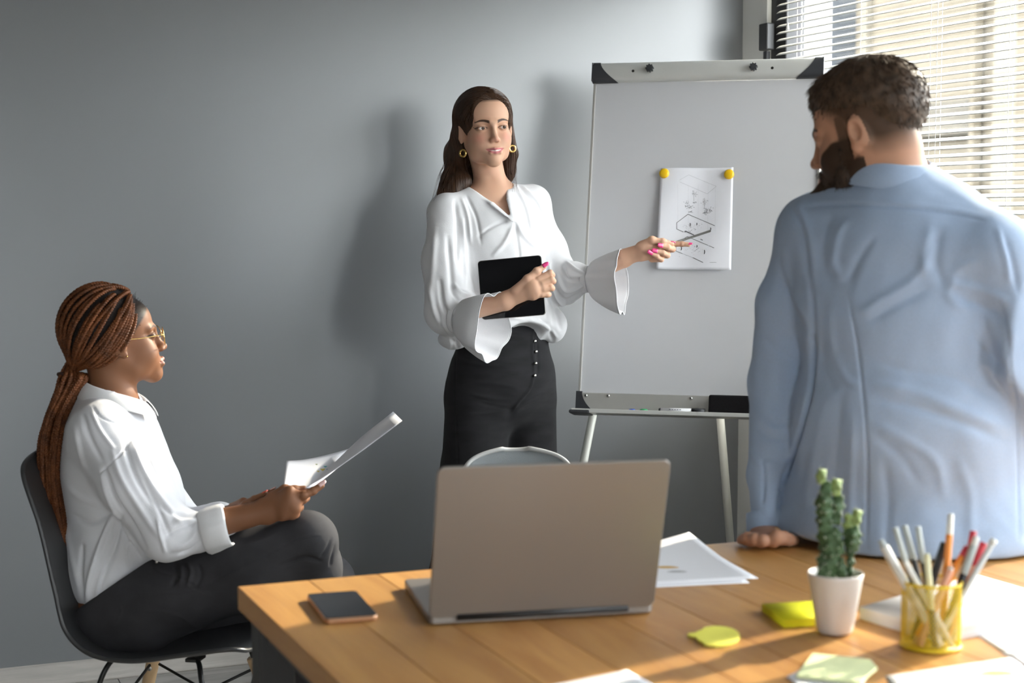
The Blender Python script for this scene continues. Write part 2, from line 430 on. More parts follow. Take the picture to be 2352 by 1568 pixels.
# ------------------------------------------------------------------ people: shared building blocks
def local(F, o, M, s=1.0):
    """field F modelled in local axes (columns of M = right, forward, up) placed at o, scaled s"""
    o = np.asarray(o, np.float32); M = np.asarray(M, np.float32)
    ev = F.ev if isinstance(F, Field) else F
    sv = np.asarray(s, np.float32); m_ = float(np.min(sv))
    return lambda p: ev((p - o) @ M / sv) * m_
def head_field(male=False, lips=1.0, nose=1.0, smile=0.0, open_mouth=0.0, gaze_lid=0.0, jaw=1.0, ears=True):
    F = Field(); j = jaw
    F.u(ell((0, -.014, .040), (.073, .090, .080)), .01)
    F.u(ell((0, .010, -.028), (.0555, .070, .074)), .03)
    F.u(ell((0, .036, .042), (.055, .043, .046)), .03)
    for s in (-1, 1):
        F.u(cap((s * .044 * j, -.006, -.045), (s * .034 * j, .024, -.082), .012, .012), .03)
        F.u(cap((s * .034 * j, .024, -.081), (s * .006, .067, -.100), .0125, .0125), .028)
        F.u(sph((s * .0345, .049, -.026), .0205), .028)
        F.u(sph((s * .026, .057 + smile * .003, -.048 + smile * .004), .0205), .03)
        F.u(ell((s * .033, .032, -.058), (.015, .028, .024)), .03)
        F.u(cap((s * .010, .083, .017), (s * .042, .068, .019), .0075 if not male else .010, .006), .014)
    F.u(sph((0, .070, -.099), .0155 if not male else .019), .02)
    F.u(ell((0, .068, -.070), (.028, .021, .022)), .02)
    # nose
    w = nose
    F.u(cap((0, .0815, .012), (0, .0955, -.028), .0062, .0075 * w), .014)
    F.u(sph((0, .1015, -.0355), .0082 * w), .010)
    for s in (-1, 1):
        F.u(ell((s * .0105 * w, .0935, -.0395), (.0062 * w, .0080, .0060)), .008)
    # eyes
    for s in (-1, 1):
        F.sub(ell((s * .0315, .094, .0005), (.0175, .0135, .0105)), .014)
        F.u(sph((s * .0315, .0700, 0), .0136), .004)
    for s in (-1, 1):
        F.sub(sph((s * .0060 * w, .0990, -.0465), .0027), .002)
    # lips
    sm = smile
    for s in (-1, 1):
        F.u(cap((s * .003, .0925, -.0655), (s * (.021 + .004 * sm), .0825 - .002 * sm, -.0690 + .0035 * sm), .0046 * lips, .0016), .0035)
    F.u(cap((-.013, .0890, -.0765), (.013, .0890, -.0765), .0050 * lips, .0050 * lips), .005)
    F.u(cap((0, .0905, -.0770), (0, .0905, -.0770), .0052 * lips), .005)
    op = .0010 + .0030 * open_mouth + .0012 * sm
    for s in (-1, 1):
        F.sub(cap((0, .0985, -.0712 - .001 * open_mouth), (s * (.0245 + .003 * sm), .0830 - .002 * sm, -.0700 + .0035 * sm), op, .0008), .0015)
    # lid openings
    for s in (-1, 1):
        F.sub(ell((s * .0320, .0885, -.0005 - gaze_lid * .001), (.0142, .0110, .0055 - gaze_lid * .0012)), .0010)
    if ears:
        for s in (-1, 1):
            M = np.array(Euler((math.radians(-12), math.radians(0), math.radians(-22 * s))).to_matrix())
            F.u(ell((s * .0735, -.010, -.006), (.0055, .0160, .0270), M), .008)
            F.u(ell((s * .0700, .000, -.008), (.0070, .0080, .0240)), .010)
            F.sub(ell((s * .0800, -.005, -.003), (.0060, .0100, .0190), M), .004)
            F.u(ell((s * .0725, .0010, -.010), (.0045, .0050, .0065), M), .004)
            F.u(ell((s * .0725, .000, -.033), (.0042, .0070, .0080), M), .006)
    return F
def face_paint(L, base, lip, brow, blush=None, liner=None, smile=0.0, open_mouth=0.0, beard=None, beard_up=-.03, scalp=None, scalp_z=.050, browthick=1.0, teeth=True, lips=1.0):
    """vertex colours in head-local coordinates"""
    x, y, z = L[:, 0], L[:, 1], L[:, 2]; ax = np.abs(x); C = np.tile(np.array(base, float), (len(L), 1))
    def mixin(m, c): C[:] = C * (1 - m[:, None]) + np.array(c, float) * m[:, None]
    g = lambda v: np.clip(v, 0, 1)
    if blush is not None:
        mixin(.55 * np.exp(-(((ax - .040) / .016) ** 2 + ((z + .030) / .016) ** 2)) * (y > .02), blush)
        mixin(.4 * np.exp(-((x / .012) ** 2 + ((z + .038) / .009) ** 2)) * (y > .09), blush)
    # lips
    sm = smile; xc = ax / (.0245 + .003 * sm); zc = -.0712 + .0045 * sm * xc ** 2 + .0012 * xc ** 2
    up = .0078 * lips * (1 - xc ** 2.2) ; lo = .0098 * lips * (1 - xc ** 2); dz = z - zc
    m = np.where(dz > 0, g((up - dz) / .0012), g((lo + dz) / .0014)) * (y > .070) * (ax < .0275)
    mixin(np.nan_to_num(m), lip)
    if teeth and (sm > 0 or open_mouth > 0):
        h = (.0016 * sm + .002 * open_mouth) * (1 - (ax / .019) ** 2)
        mixin(g((h - np.abs(dz + .0004)) / .0006) * (ax < .018) * (y > .07), (.80, .76, .70))
    # brows
    t = g((ax - .012) / .036); zb = .0175 + .0075 * np.sin(t * 2.3) - .004 * t ** 2; th = .0042 * browthick * (1 - .55 * t)
    mixin(g((th - np.abs(z - zb)) / .0012) * g((ax-.010)/.004) * (ax < .050) * (y > .040) * .95, brow)
    # lash line and lids
    e = np.sqrt(((ax - .032) / .0150) ** 2 + ((z + .0005) / .0058) ** 2)
    if liner is not None:
        mixin(np.exp(-((e - 1.0) / .16) ** 2) * (z > -.0005) * (y > .06) * .95, liner)
        wl = g((.0012 - np.abs(z - (.001 + (ax - .044) * .45))) / .0008) * (ax > .043) * (ax < .0515) * (y > .05); mixin(wl, liner)
        mixin(np.exp(-((e - 1.0) / .14) ** 2) * (z <= -.0005) * (y > .06) * .45, liner)
    if beard is not None:
        lim = np.where(ax > .030, -.005 - .0 * ax, -.052) ; n = vnoise(L, 180, 3) * .003
        side = g((z * -1 - .0 + (ax - .058) * 2.2 - .012 + n) / .008)
        jaw = g((-(z) - .048 - (.030 - ax).clip(0) * .35 + n) / .008)
        m = np.maximum(side * (ax > .045) * (y > .008), jaw * (y > -.01)) * (z > -.14) * (ax < .0685)
        must = g((.0075 - np.abs(z + .0575)) / .003) * (ax < .032) * (y > .07); m = np.maximum(m, must)
        liparea = g((lo + dz + .002) / .0014) * (dz <= 0) + g((up - dz) / .0012) * (dz > 0); m = m * (1 - liparea * (ax < .024) * (y > .07))
        mixin(np.clip(np.nan_to_num(m), 0, 1), beard)
    if scalp is not None:
        mixin(g((z - scalp_z + (y < .0) * .04 + (-y).clip(0) * .6) / .01), scalp)
    return C
def eye_objs(parent, o, M, s, look=(0, 0), iris=(.10, .045, .02), names=True):
    """eyeballs with iris and pupil, local look = (sideways to the right, up) in radians"""
    out = []
    for sd_ in (-1, 1):
        c = np.asarray(o) + np.asarray(M) @ (np.array([sd_ * .0315, .0700, 0]) * s)
        nu, nv = 24, 20; G = np.zeros((nv, nu, 3)); d = np.array([math.sin(look[0]) * math.cos(look[1]), math.cos(look[0]) * math.cos(look[1]), math.sin(look[1])])
        rr, ff, uu = frame3(d, (0, 0, 1)); th = np.concatenate([[0, .16, .20, .22, .30, .46, .50, .54], np.linspace(.64, PI, nv - 8)])
        cols = np.zeros((nv, nu, 3))
        for i, t in enumerate(th):
            a = np.arange(nu) / nu * 2 * PI
            loc = (math.cos(t) * ff[None] + math.sin(t) * (np.cos(a)[:, None] * rr + np.sin(a)[:, None] * uu)) * .0126 * (np.asarray(s) if np.ndim(s) else s)
            G[i] = c + loc @ np.asarray(M).T
            cols[i] = (.012, .010, .010) if t < .21 else (iris if t < .47 else (.025, .015, .012) if t < .52 else (.70, .66, .63))
        e = grid_mesh('eye', G, MAT['eye'], parent, close_u=True, col=cols.reshape(-1, 3)); out.append(e)
    return out
# hand rig --------------------------------------------------------------------------------
def finger_ops(F, pts, r0, r1, k=.003):
    """pts: knuckle, middle joint, last joint, tip"""
    n = len(pts) - 1
    for i in range(n):
        a = r0 + (r1 - r0) * i / n; b = r0 + (r1 - r0) * (i + 1) / n
        F.u(cap(pts[i], pts[i + 1], a, b), k if i else .006)
        if 0 < i: F.u(sph(pts[i], a * 1.0), k)
def nail_obj(parent, tip, prev, out, w, l, mat_, name='fingernail', ext=0.0):
    """small curved nail plate on the back of the last phalanx; out = direction the nail faces"""
    tip = np.asarray(tip, float); prev = np.asarray(prev, float); d = tip - prev; d /= np.linalg.norm(d)
    out = np.asarray(out, float); out = out - d * (out @ d); out /= np.linalg.norm(out); sdv = np.cross(d, out)
    G = np.zeros((7, 7, 3))
    for i, u in enumerate(np.linspace(-.5, .5, 7)):
        for j, v in enumerate(np.linspace(-1, 1, 7)):
            ww = w * (1 if u < .1 else math.sqrt(max(0, 1 - ((u - .1) / .45) ** 2)))
            G[i, j] = tip + d * (u * l + ext) + sdv * ww * v + out * (w * 1.05 * math.sqrt(max(0, 1.25 - v * v * .75)) )
    return grid_mesh(name, G, mat_, parent, thick=.0007)
MAT = {}
MAT['eye'] = mat('eye', rough=.30, attr=True, spec=.2)

# ------------------------------------------------------------------ the room
YW, XW, XL, YF, ZC = 4.62, 2.75, -3.4, -3.0, 2.8
M_wall = mat('grey_paint', (.178, .184, .196), rough=.34, bump=.03, bscale=90, vary=.02, vscale=2, spec=1.0)
M_dim = mat('charcoal_paint', (.10, .10, .105), rough=.7)
M_white = mat('white_plaster', (.74, .74, .71), rough=.8, bump=.2, bscale=60, vary=.03)
M_ceil = mat('ceiling_paint', (.55, .55, .54), rough=.9)
M_frame = mat('dark_frame', (.018, .018, .021), rough=.4)
def wall(name, lo, hi, m, holes=()):
    """axis-aligned slab with rectangular openings along its long horizontal axis: holes = (a0,a1,z0,z1)"""
    bm = bmesh.new(); ax = 0 if hi[0] - lo[0] > hi[1] - lo[1] else 1
    def seg(a0, a1, z0, z1):
        l, h = list(lo), list(hi); l[ax], h[ax], l[2], h[2] = a0, a1, z0, z1
        if a1 - a0 > 1e-4 and z1 - z0 > 1e-4: box(bm, [(l[i] + h[i]) / 2 for i in range(3)], [h[i] - l[i] for i in range(3)])
    cur = lo[ax]
    for a0, a1, z0, z1 in sorted(holes):
        seg(cur, a0, lo[2], hi[2]); seg(a0, a1, lo[2], z0); seg(a0, a1, z1, hi[2]); cur = a1
    seg(cur, hi[ax], lo[2], hi[2])
    return tag(bm_obj(name, bm, m), kind='structure')
WIN = [(.9, 4.47, .86, 2.32), (-2.6, .4, .86, 2.32)]  # second opening lies out of view, sized to give fill light
wall('wall_back', (XL - .2, YW, -.1), (XW + .35, YW + .2, ZC), M_wall)
wall('wall_left', (XL - .2, YF, -.1), (XL, YW, ZC), M_dim)
wall('wall_front', (XL - .2, YF - .2, -.1), (XW + .35, YF, ZC), M_dim, [(-2.0, 0.0, .9, 2.2)])
wall('wall_right', (XW, YF, -.1), (XW + .13, YW, ZC), M_white, WIN)
tag(box_obj('ceiling', ((XL + XW) / 2, (YF + YW) / 2, ZC + .05), (XW - XL + .7, YW - YF + .4, .1), M_ceil), kind='structure')
# floor: a base slab carrying individual laminate boards along the back wall's direction
M_base = mat('floor_base', (.10, .095, .09), rough=.9)
M_lam = wood_mat('laminate', (.30, .285, .27), (.46, .445, .425), 'X', rough=.5, scale=1.6, bump=.1, objrand=.07)
fl = tag(box_obj('floor', ((XL + XW) / 2, (YF + YW) / 2, -.06), (XW - XL + .4, YW - YF, .1), M_base), kind='structure')
bmf = bmesh.new(); box(bmf, (0, 0, 0), (1.277, .189, .012)); me_pl = bpy.data.meshes.new('floor_board'); bmf.to_mesh(me_pl); bmf.free(); me_pl.materials.append(M_lam)
row = 0; y = YW - .10
while y > YF + .1:
    x = XL - .4 + (row * .43) % 1.28
    while x < XW + .3:
        if XL + .1 < x + .64 and x - .64 < XW and y > 0.2:
            o = link('floor_board', me_pl, fl); o.location = Vector((min(x, XW - .64) , y, -.006)) - fl.location
        x += 1.28
    row += 1; y -= .192
M_skirt = wood_mat('skirting_wood', (.36, .335, .31), (.52, .49, .455), 'X', rough=.5, scale=1.6, objrand=0)
def skirting(name, a, b, nrm):
    a = Vector(a); b = Vector(b); nrm = Vector(nrm); L_ = (b - a).length; d = (b - a).normalized()
    prof = [(0, 0), (.016, 0), (.016, .006), (.012, .010), (.012, .052), (.008, .060), (0, .062)]
    G = np.array([[list(a + d * (L_ * t) + nrm * u + Vector((0, 0, v))) for u, v in prof] for t in (0, 1)])
    return tag(grid_mesh(name, G, M_skirt, smooth=False), kind='structure')
skirting('baseboard_back', (XL, YW, 0), (XW, YW, 0), (0, -1, 0))
skirting('baseboard_left', (XL, YF, 0), (XL, YW, 0), (1, 0, 0))
skirting('baseboard_right', (XW, YF, 0), (XW, YW, 0), (-1, 0, 0))

# windows: dark aluminium frames with glass, a handle block on the inner stile
M_glass = bpy.data.materials.new('window_glass'); M_glass.use_nodes = True
_nt = M_glass.node_tree; _nt.nodes.clear(); _o = _nt.nodes.new('ShaderNodeOutputMaterial'); _t = _nt.nodes.new('ShaderNodeBsdfTransparent')
_t.inputs[0].default_value = (.96, .98, .97, 1); _g = _nt.nodes.new('ShaderNodeBsdfGlossy'); _g.inputs['Roughness'].default_value = .02
_m = _nt.nodes.new('ShaderNodeMixShader'); _m.inputs[0].default_value = .05
_nt.links.new(_t.outputs[0], _m.inputs[1]); _nt.links.new(_g.outputs[0], _m.inputs[2]); _nt.links.new(_m.outputs[0], _o.inputs[0])
for wi, (y0, y1, z0, z1) in enumerate(WIN):
    w = tag(link('window_%d' % (wi + 1), None), kind='structure'); x = XW + .05
    for c, s in (((x, (y0 + y1) / 2, z0 + .04), (.07, y1 - y0, .08)), ((x, (y0 + y1) / 2, z1 - .04), (.07, y1 - y0, .08)),
                 ((x, y0 + .045, (z0 + z1) / 2), (.07, .09, z1 - z0)), ((x, y1 - .045, (z0 + z1) / 2), (.07, .09, z1 - z0))):
        box_obj('window_frame', c, s, M_frame, w, bevel=.004)
    n = 2
    for i in range(1, n):
        box_obj('mullion', (x, y0 + (y1 - y0) * .30, (z0 + z1) / 2), (.07, .07, z1 - z0 - .16), M_frame, w, bevel=.004)
    edges = [y0 + .09, y0 + (y1 - y0) * .30, y1 - .09]
    for a, b in zip(edges[:-1], edges[1:]):
        box_obj('pane', (x + .01, (a + b) / 2, (z0 + z1) / 2), (.006, b - a - .04, z1 - z0 - .15), M_glass, w)
    box_obj('window_sill', (XW + .01, (y0 + y1) / 2, z0 - .012), (.12 + .05, y1 - y0 + .06, .024), M_white, w, bevel=.004)
    if wi == 0:
        q = PXp(1762, 85, XW - .01); hb = box_obj('handle', (XW - .012, q[1], q[2]), (.030, .050, .085), mat('black_plastic', (.03, .03, .032), rough=.35), w, bevel=.004)
        box_obj('hinge_pin', (XW - .008, q[1] + .004, q[2] - .12), (.014, .020, .15), M_frame, hb).location = (0.004, .004, -.12)

w = tag(link('window_3', None), kind='structure')  # unseen window added behind the camera to let in fill light
for c, s in (((-1.0, YF - .1, .94), (2.0, .07, .08)), ((-1.0, YF - .1, 2.16), (2.0, .07, .08)), ((-1.955, YF - .1, 1.55), (.09, .07, 1.3)), ((-.045, YF - .1, 1.55), (.09, .07, 1.3)), ((-1.0, YF - .1, 1.55), (.07, .07, 1.14))):
    box_obj('window_frame', c, s, M_frame, w, bevel=.004)
for x_ in (-1.47, -.53): box_obj('pane', (x_, YF - .09, 1.55), (.88, .006, 1.15), M_glass, w)

# neighbouring buildings seen through the blind
M_beige = mat('beige_render', (.105, .087, .062), rough=.95, vary=.16, vscale=1.1, stretch=(1, 2.2, .55))
M_beige2 = mat('pale_beige_render', (.135, .118, .09), rough=.95, vary=.06, vscale=2)
M_dkb = mat('dark_cladding', (.03, .031, .031), rough=.6, vary=.3, vscale=3)
M_lgp = mat('pale_panel', (.06, .065, .073), rough=.6)
XB = 8.6
def bY(px): return PXp(px, 250, XB)[1]
b1 = thing('neighbour_building', 'beige rendered building with a pale corner strip outside the window', 'building', (XB, 0, 0))
def part_box(par, name, lo, hi, m, bevel=0):
    c = [(a + b) / 2 for a, b in zip(lo, hi)]; s = [abs(b - a) for a, b in zip(lo, hi)]
    o = box_obj(name, Vector(c) - par.location, s, m, par, bevel=bevel); return o
ya, yb = bY(2308), bY(1963)
part_box(b1, 'wall', (XB, ya, -.5), (XB + .5, yb, 3.7), M_beige)
part_box(b1, 'corner_strip', (XB - .06, bY(2000), -.5), (XB + .1, bY(1984), 3.7), M_beige2)
part_box(b1, 'corner_strip', (XB - .04, bY(2308) - .03, -.5), (XB + .08, bY(2288), 3.72), M_beige2)
part_box(b1, 'ledge', (XB - .12, ya + .3, 2.02), (XB + .1, bY(2100), 2.30), mat('weathered_ledge', (.085, .074, .058), rough=.95, vary=.3, vscale=4))
part_box(b1, 'downpipe', (XB - .12, bY(2262), -.5), (XB - .02, bY(2250), 3.7), M_beige, bevel=.02)
b2 = thing('dark_building', 'dark grey clad building with pale panels seen at the blind\'s far end', 'building', (XB, 0, 0))
part_box(b2, 'wall', (XB - .4, bY(1900), -.5), (XB + 2.2, bY(1700), 3.9), M_dkb)
part_box(b2, 'panel', (XB - .46, bY(1926), -.5), (XB + 2.2, bY(1898), 3.9), M_lgp)
part_box(b2, 'panel', (XB - .46, bY(1838), -.5), (XB - .38, bY(1822), 3.9), M_lgp)
for k in range(4):
    part_box(b2, 'window', (XB - .44, bY(1878), .55 + k * .85), (XB - .38, bY(1846), 1.05 + k * .85), mat('dark_pane_%d' % k, (.10, .12, .13), rough=.15))

# venetian blind
M_slat = mat('white_slat', (.86, .85, .81), rough=.35, spec=.4)
M_cord = mat('white_cord', (.8, .8, .8), rough=.7)
XS = XW - .05; YB0, YB1 = .95, 4.315; YC = (YB0 + YB1) / 2
blind = thing('venetian_blind', 'white venetian blind with tilted slats covering the window', 'window blind', (XS, YC, 2.30))
def slat_mesh():
    n = 7; G = np.zeros((2, n, 3)); R_ = .021; half = .0125
    for j, t in enumerate(np.linspace(-1, 1, n)):
        u = t * half; h = .0022 * (1 - t * t)
        a = math.radians(26)                          # room side hangs low
        x = u * math.cos(a) - h * math.sin(a); z = u * math.sin(a) + h * math.cos(a)
        G[0, j] = (x, YB0 - YC, z); G[1, j] = (x, YB1 - YC, z)
    V = G.reshape(-1, 3); Q = [(j, j + 1, n + j + 1, n + j) for j in range(n - 1)]
    me = raw_mesh('slat', V, Q, smooth=True, mat=M_slat); return me
me_sl = slat_mesh(); z = 2.25; NS = 0
while z > .90:
    o = link('slat', me_sl, blind); o.location = (0, 0, z - 2.30); z -= .0216; NS += 1
    md = o.modifiers.new('thick', 'SOLIDIFY'); md.thickness = .0006
ZB = z
box_obj('headrail', (0, 0, 0), (.045, YB1 - YB0, .04), M_slat, blind, bevel=.004)
box_obj('bottom_rail', (0, 0, ZB - 2.30), (.026, YB1 - YB0, .012), M_slat, blind, bevel=.003)
for px, inner in ((1820, 0), (1849, 1), (1856, 0), (1983, 1), (2144, 1), (2151, 0), (2159, 1), (2325, 1), (2316, 0)):
    yy = PXp(px, 250, XS)[1] - YC; xo = -.0135 if inner else .0135
    tube_obj('ladder_cord', [(xo, yy, 0), (xo, yy, ZB - 2.30)], .0006, M_cord, blind, sides=5)
for yy in (1.5, 2.1, 2.7):
    tube_obj('ladder_cord', [(-.0135, yy - YC, 0), (-.0135, yy - YC, ZB - 2.30)], .0006, M_cord, blind, sides=5)
q = PXp(1809, 62, XS - .03)
pc = tube_obj('pull_cord', [(-.03, q[1] - YC, 0), (-.03, q[1] - YC, q[2] - 2.30 + .012)], .0007, M_cord, blind, sides=5)
tas = lathe('tassel', [(.0008, .014), (.0022, .012), (.0052, -.006), (.0052, -.008), (.0005, -.008)], M_cord, pc, seg=14, loc=(-.03, q[1] - YC, q[2] - 2.30))

# ------------------------------------------------------------------ table
ZT = .76
M_oak = wood_mat('oak_top', (.42, .190, .052), (.62, .335, .105), 'Y', rough=.38, scale=1.0, bump=.06, objrand=.10)
M_steel = mat('black_steel', (.022, .021, .021), rough=.45)
TX0, TX1, TY0, TY1 = .540, 2.36, 1.50, 2.405
table = thing('work_table', 'long oak-topped table with black steel legs', 'table', ((TX0 + TX1) / 2, (TY0 + TY1) / 2, 0))
nst = 16; ws = (TX1 - TX0) / nst
bms = bmesh.new(); box(bms, (0, 0, 0), (ws - .0006, TY1 - TY0, .036)); bmesh.ops.bevel(bms, geom=bms.edges[:], offset=.0008, segments=1, affect='EDGES')
me_st = bpy.data.meshes.new('stave'); bms.to_mesh(me_st); bms.free(); me_st.materials.append(M_oak)
for i in range(nst):
    link('stave', me_st, table, (TX0 + ws * (i + .5) - table.location.x, 0, ZT - .018))
lx = (TX1 - TX0) / 2 - .045; ly = (TY1 - TY0) / 2 - .04
for sx in (-1, 1):
    for sy in (-1, 1):
        box_obj('leg', (sx * lx, sy * ly, (ZT - .036) / 2), (.055, .055, ZT - .036), M_steel, table, bevel=.003)
for sy in (-1, 1): box_obj('rail', (0, sy * ly, ZT - .036 - .02), (2 * lx - .055, .03, .04), M_steel, table, bevel=.002)
for sx in (-1, 1): box_obj('rail', (sx * lx, 0, ZT - .036 - .02), (.03, 2 * ly - .055, .04), M_steel, table, bevel=.002)

# ------------------------------------------------------------------ shell chairs
M_leg = wood_mat('beech_leg', (.50, .33, .17), (.62, .43, .25), 'Z', rough=.45, objrand=.03)
M_wire = mat('black_wire', (.02, .02, .02), rough=.35, metal=.3)
M_zinc = mat('zinc_screw', (.55, .55, .53), rough=.3, metal=1)
def shell_chair(name, label, loc, rz, shell_mat, rim_mat=None, low=.385, group=None, top=1.0):
    t = thing(name, label, 'chair', loc, (0, 0, rz), group)
    prof = spline([(.235, low + .030), (.215, low + .040), (.12, low + .022), (.0, low), (-.10, low + .010), (-.165, low + .065), (-.195, low + .16), (-.225, low + .27), (-.262, low + .38), (-.285, low + .425)], 84)
    n, m = 84, 33; G = np.zeros((n, m, 3)); s = np.linspace(0, 1, n)
    w = np.interp(s, [0, .06, .15, .38, .55, .7, .85, .94, 1], [.185, .20, .222, .232, .232, .222, .210, .202, .196])
    w = w * np.interp(s, [0, .5, .8, 1], [1, 1, top + (1 - top) * .35, top]); w = np.convolve(np.pad(w, 3, 'edge'), np.ones(7) / 7, 'valid'); w = w * np.sqrt(1 - (.95 * np.clip((s - .84) / .16, 0, 1) ** 1.3) ** 2) * np.sqrt(1 - (.90 * np.clip((.12 - s) / .12, 0, 1) ** 1.3) ** 2)
    liftz = np.interp(s, [0, .15, .4, .6, .8, 1], [.004, .012, .020, .024, .024, .008]); T = np.gradient(prof, axis=0); T /= np.linalg.norm(T, axis=1)[:, None]
    for i in range(n):
        ny, nz = -T[i, 1], T[i, 0]
        ny, nz = (ny, nz) if nz > 0 or (abs(nz) < .3 and ny > 0) else (-ny, -nz)
        if ny < -.0: ny, nz = -ny * (1 if nz < .2 else -1), nz
        for j, u in enumerate(np.linspace(-1, 1, m)):
            l = liftz[i] * abs(u) ** 2.6
            G[i, j] = (u * w[i], prof[i, 0] + ny * l, prof[i, 1] + nz * l)
    sh = grid_mesh('shell', G, shell_mat, t, thick=.006)
    md = sh.modifiers.new('sub', 'SUBSURF'); md.levels = md.render_levels = 1
    edge = np.vstack([G[:, 0], G[-1, 1:], G[::-1, -1][1:], G[0, ::-1][1:]])
    V, Q, T_ = tube_data(spline(edge, 260), .0052, 8, True)
    link('rim', raw_mesh('rim', V, Q, T_, mat=rim_mat or shell_mat), t)
    # legs: beech dowels clamped in black brackets, wire cross bracing
    tops = [(-.135, .115), (.135, .115), (-.135, -.105), (.135, -.105)]; feet = [(-.215, .215), (.215, .215), (-.215, -.225), (.215, -.225)]
    zt = low - .035
    for (tx, ty), (fx, fy) in zip(tops, feet):
        a = np.array([tx, ty, zt]); b = np.array([fx, fy, 0.0]); d = (b - a) / np.linalg.norm(b - a); a2 = a + d * .035
        lg = tube_obj('leg', [a2, a2 + d * .002, a2 + (b - a2) * .5, b], [.0135, .0155, .0145, .0115], M_leg, t, sides=18)
        br = tube_obj('bracket', spline([(tx * .62, ty * .72, low - .012), (tx * .85, ty * .9, low - .016), a + d * .004, a + d * .05], 14), .0058, M_wire, t, sides=8)
        mid = a2 + d * .040; out = np.array([np.sign(tx), 0, .25]); out = out / np.linalg.norm(out)
        tube_obj('bolt', [mid - out * .0165, mid + out * .0185], [.0058, .0058], M_zinc, lg, sides=12)
        box_obj('mount_plate', (tx * .6, ty * .7, low - .012), (.045, .03, .008), M_wire, t, bevel=.002)
    def on_leg(i, f):
        a = np.array([*tops[i], zt]); b = np.array([*feet[i], 0.0]); return a + (b - a) * f
    for i, j in ((0, 1), (1, 3), (3, 2), (2, 0)):
        tube_obj('wire_brace', [on_leg(i, .16), on_leg(j, .62)], .0034, M_wire, t, sides=8)
        tube_obj('wire_brace', [on_leg(j, .16), on_leg(i, .62)], .0034, M_wire, t, sides=8)
    return t
M_blk_shell = mat('black_shell_plastic', (.035, .036, .038), rough=.32, bump=.05, bscale=400)
M_gry_shell = mat('grey_shell_felt', (.20, .215, .225), rough=.8, bump=.3, bscale=500)
M_gry_rim = mat('pale_shell_rim', (.46, .46, .45), rough=.5)
CH = P(400, 1200, 3.50); ch_fwd = RT * math.cos(math.radians(-12)) + _F0 * math.sin(math.radians(-12))
shell_chair('shell_chair', 'black plastic shell chair with beech legs under the seated person', (CH[0], CH[1], 0), math.atan2(ch_fwd[1], ch_fwd[0]) - PI / 2, M_blk_shell, low=.396)
C2 = P(1228, 1200, 3.30)
shell_chair('shell_chair', 'grey shell chair with a pale rim tucked behind the laptop', (C2[0] , C2[1], 0), YAW * -1 + math.radians(180 + 8), M_gry_shell, M_gry_rim, low=.385, top=.50)

# ------------------------------------------------------------------ whiteboard easel
TLb, TRb, BLb, BRb = P(1357, 147, 4.87), P(1881, 134, 4.69), P(1322, 955, 4.71), P(1870, 970, 4.54)
bo = (BLb + BRb) / 2; bu = (TRb - TLb) + (BRb - BLb); bu /= np.linalg.norm(bu); bv = (TLb + TRb) / 2 - bo; bH = np.linalg.norm(bv - bu * (bv @ bu))
bv = bv - bu * (bv @ bu); bv /= np.linalg.norm(bv); bn = np.cross(bv, bu)      # away from the camera
if bn @ FW < 0: bn = -bn
BW = (np.linalg.norm(TRb - TLb) + np.linalg.norm(BRb - BLb)) / 2
BM = np.stack([bu, bn, bv], 1)
def BL(px, py, off=0):
    r = ray(px, py); t = ((bo - CAM - bn * off) @ bn) / (r @ bn); q = CAM + r * t - bo
    return float(q @ bu), float(q @ bv)
def bpt(x, z, off=0): return bo + bu * x + bv * z - bn * off              # off = towards the room
def BG(px, py, off=0):
    x, z_ = BL(px, py, off); return bpt(x, z_, off)
board = thing('whiteboard_easel', 'white flipchart easel board on tubular legs beside the window', 'whiteboard', bo)
board.rotation_euler = Matrix(BM.tolist()).to_euler()
M_wb = mat('whiteboard_enamel', (.57, .57, .585), rough=.22, spec=.5, vary=.015, vscale=3)
M_alu = mat('brushed_aluminium', (.52, .51, .48), rough=.38, metal=.55)
M_alu_light = mat('pale_aluminium', (.66, .66, .63), rough=.35, metal=.3)
M_bplast = mat('black_end_plastic', (.035, .037, .042), rough=.38, bump=.1, bscale=500)
M_ltube = mat('grey_leg_paint', (.55, .55, .50), rough=.4)
zt0 = BL(1500, 906)[1]; zh = BL(1600, 186)[1]; hw = BW / 2
box_obj('panel', (0, .008, (zt0 + zh) / 2), (BW - .016, .012, zh - zt0 + .03), M_wb, board)
for s_ in (-1, 1): box_obj('side_trim', (s_ * (hw - .006), .006, (zt0 + zh) / 2), (.007, .018, zh - zt0 + .03), M_alu, board, bevel=.001)
# header: bulged aluminium bar with black end caps cut on a curve
def bar_profile(h, depth, n=14):
    a = np.linspace(-PI / 2, PI / 2, n); return [(-depth * math.cos(t) ** .8 if math.cos(t) > 1e-6 else 0, h / 2 * math.sin(t)) for t in a]
hh = bH - zh; zc_ = zh + hh / 2
def bar(name, x0f, x1f, prof, zc, m, par, grow=0):
    n = len(prof); rows = 9; G = np.zeros((rows, n, 3))
    for i in range(rows):
        for j, (y_, z_) in enumerate(prof):
            a, b = x0f(z_), x1f(z_); G[i, j] = (a + (b - a) * i / (rows - 1), y_ * (1 + grow) - grow * .02, zc + z_ * (1 + grow))
    return grid_mesh(name, G, m, par)
hp = bar_profile(hh, .022)
bar('header_bar', lambda z_: -hw + .004, lambda z_: hw - .004, hp, zc_, M_alu_light, board)
cut = lambda z_, k: .024 + (.5 - z_ / hh) ** 1.8 * .055 * k
bar('end_cap', lambda z_: -hw, lambda z_: -hw + cut(z_, 1), hp, zc_, M_bplast, board, grow=.06)
bar('end_cap', lambda z_: hw, lambda z_: hw - cut(z_, 1), hp, zc_, M_bplast, board, grow=.06)
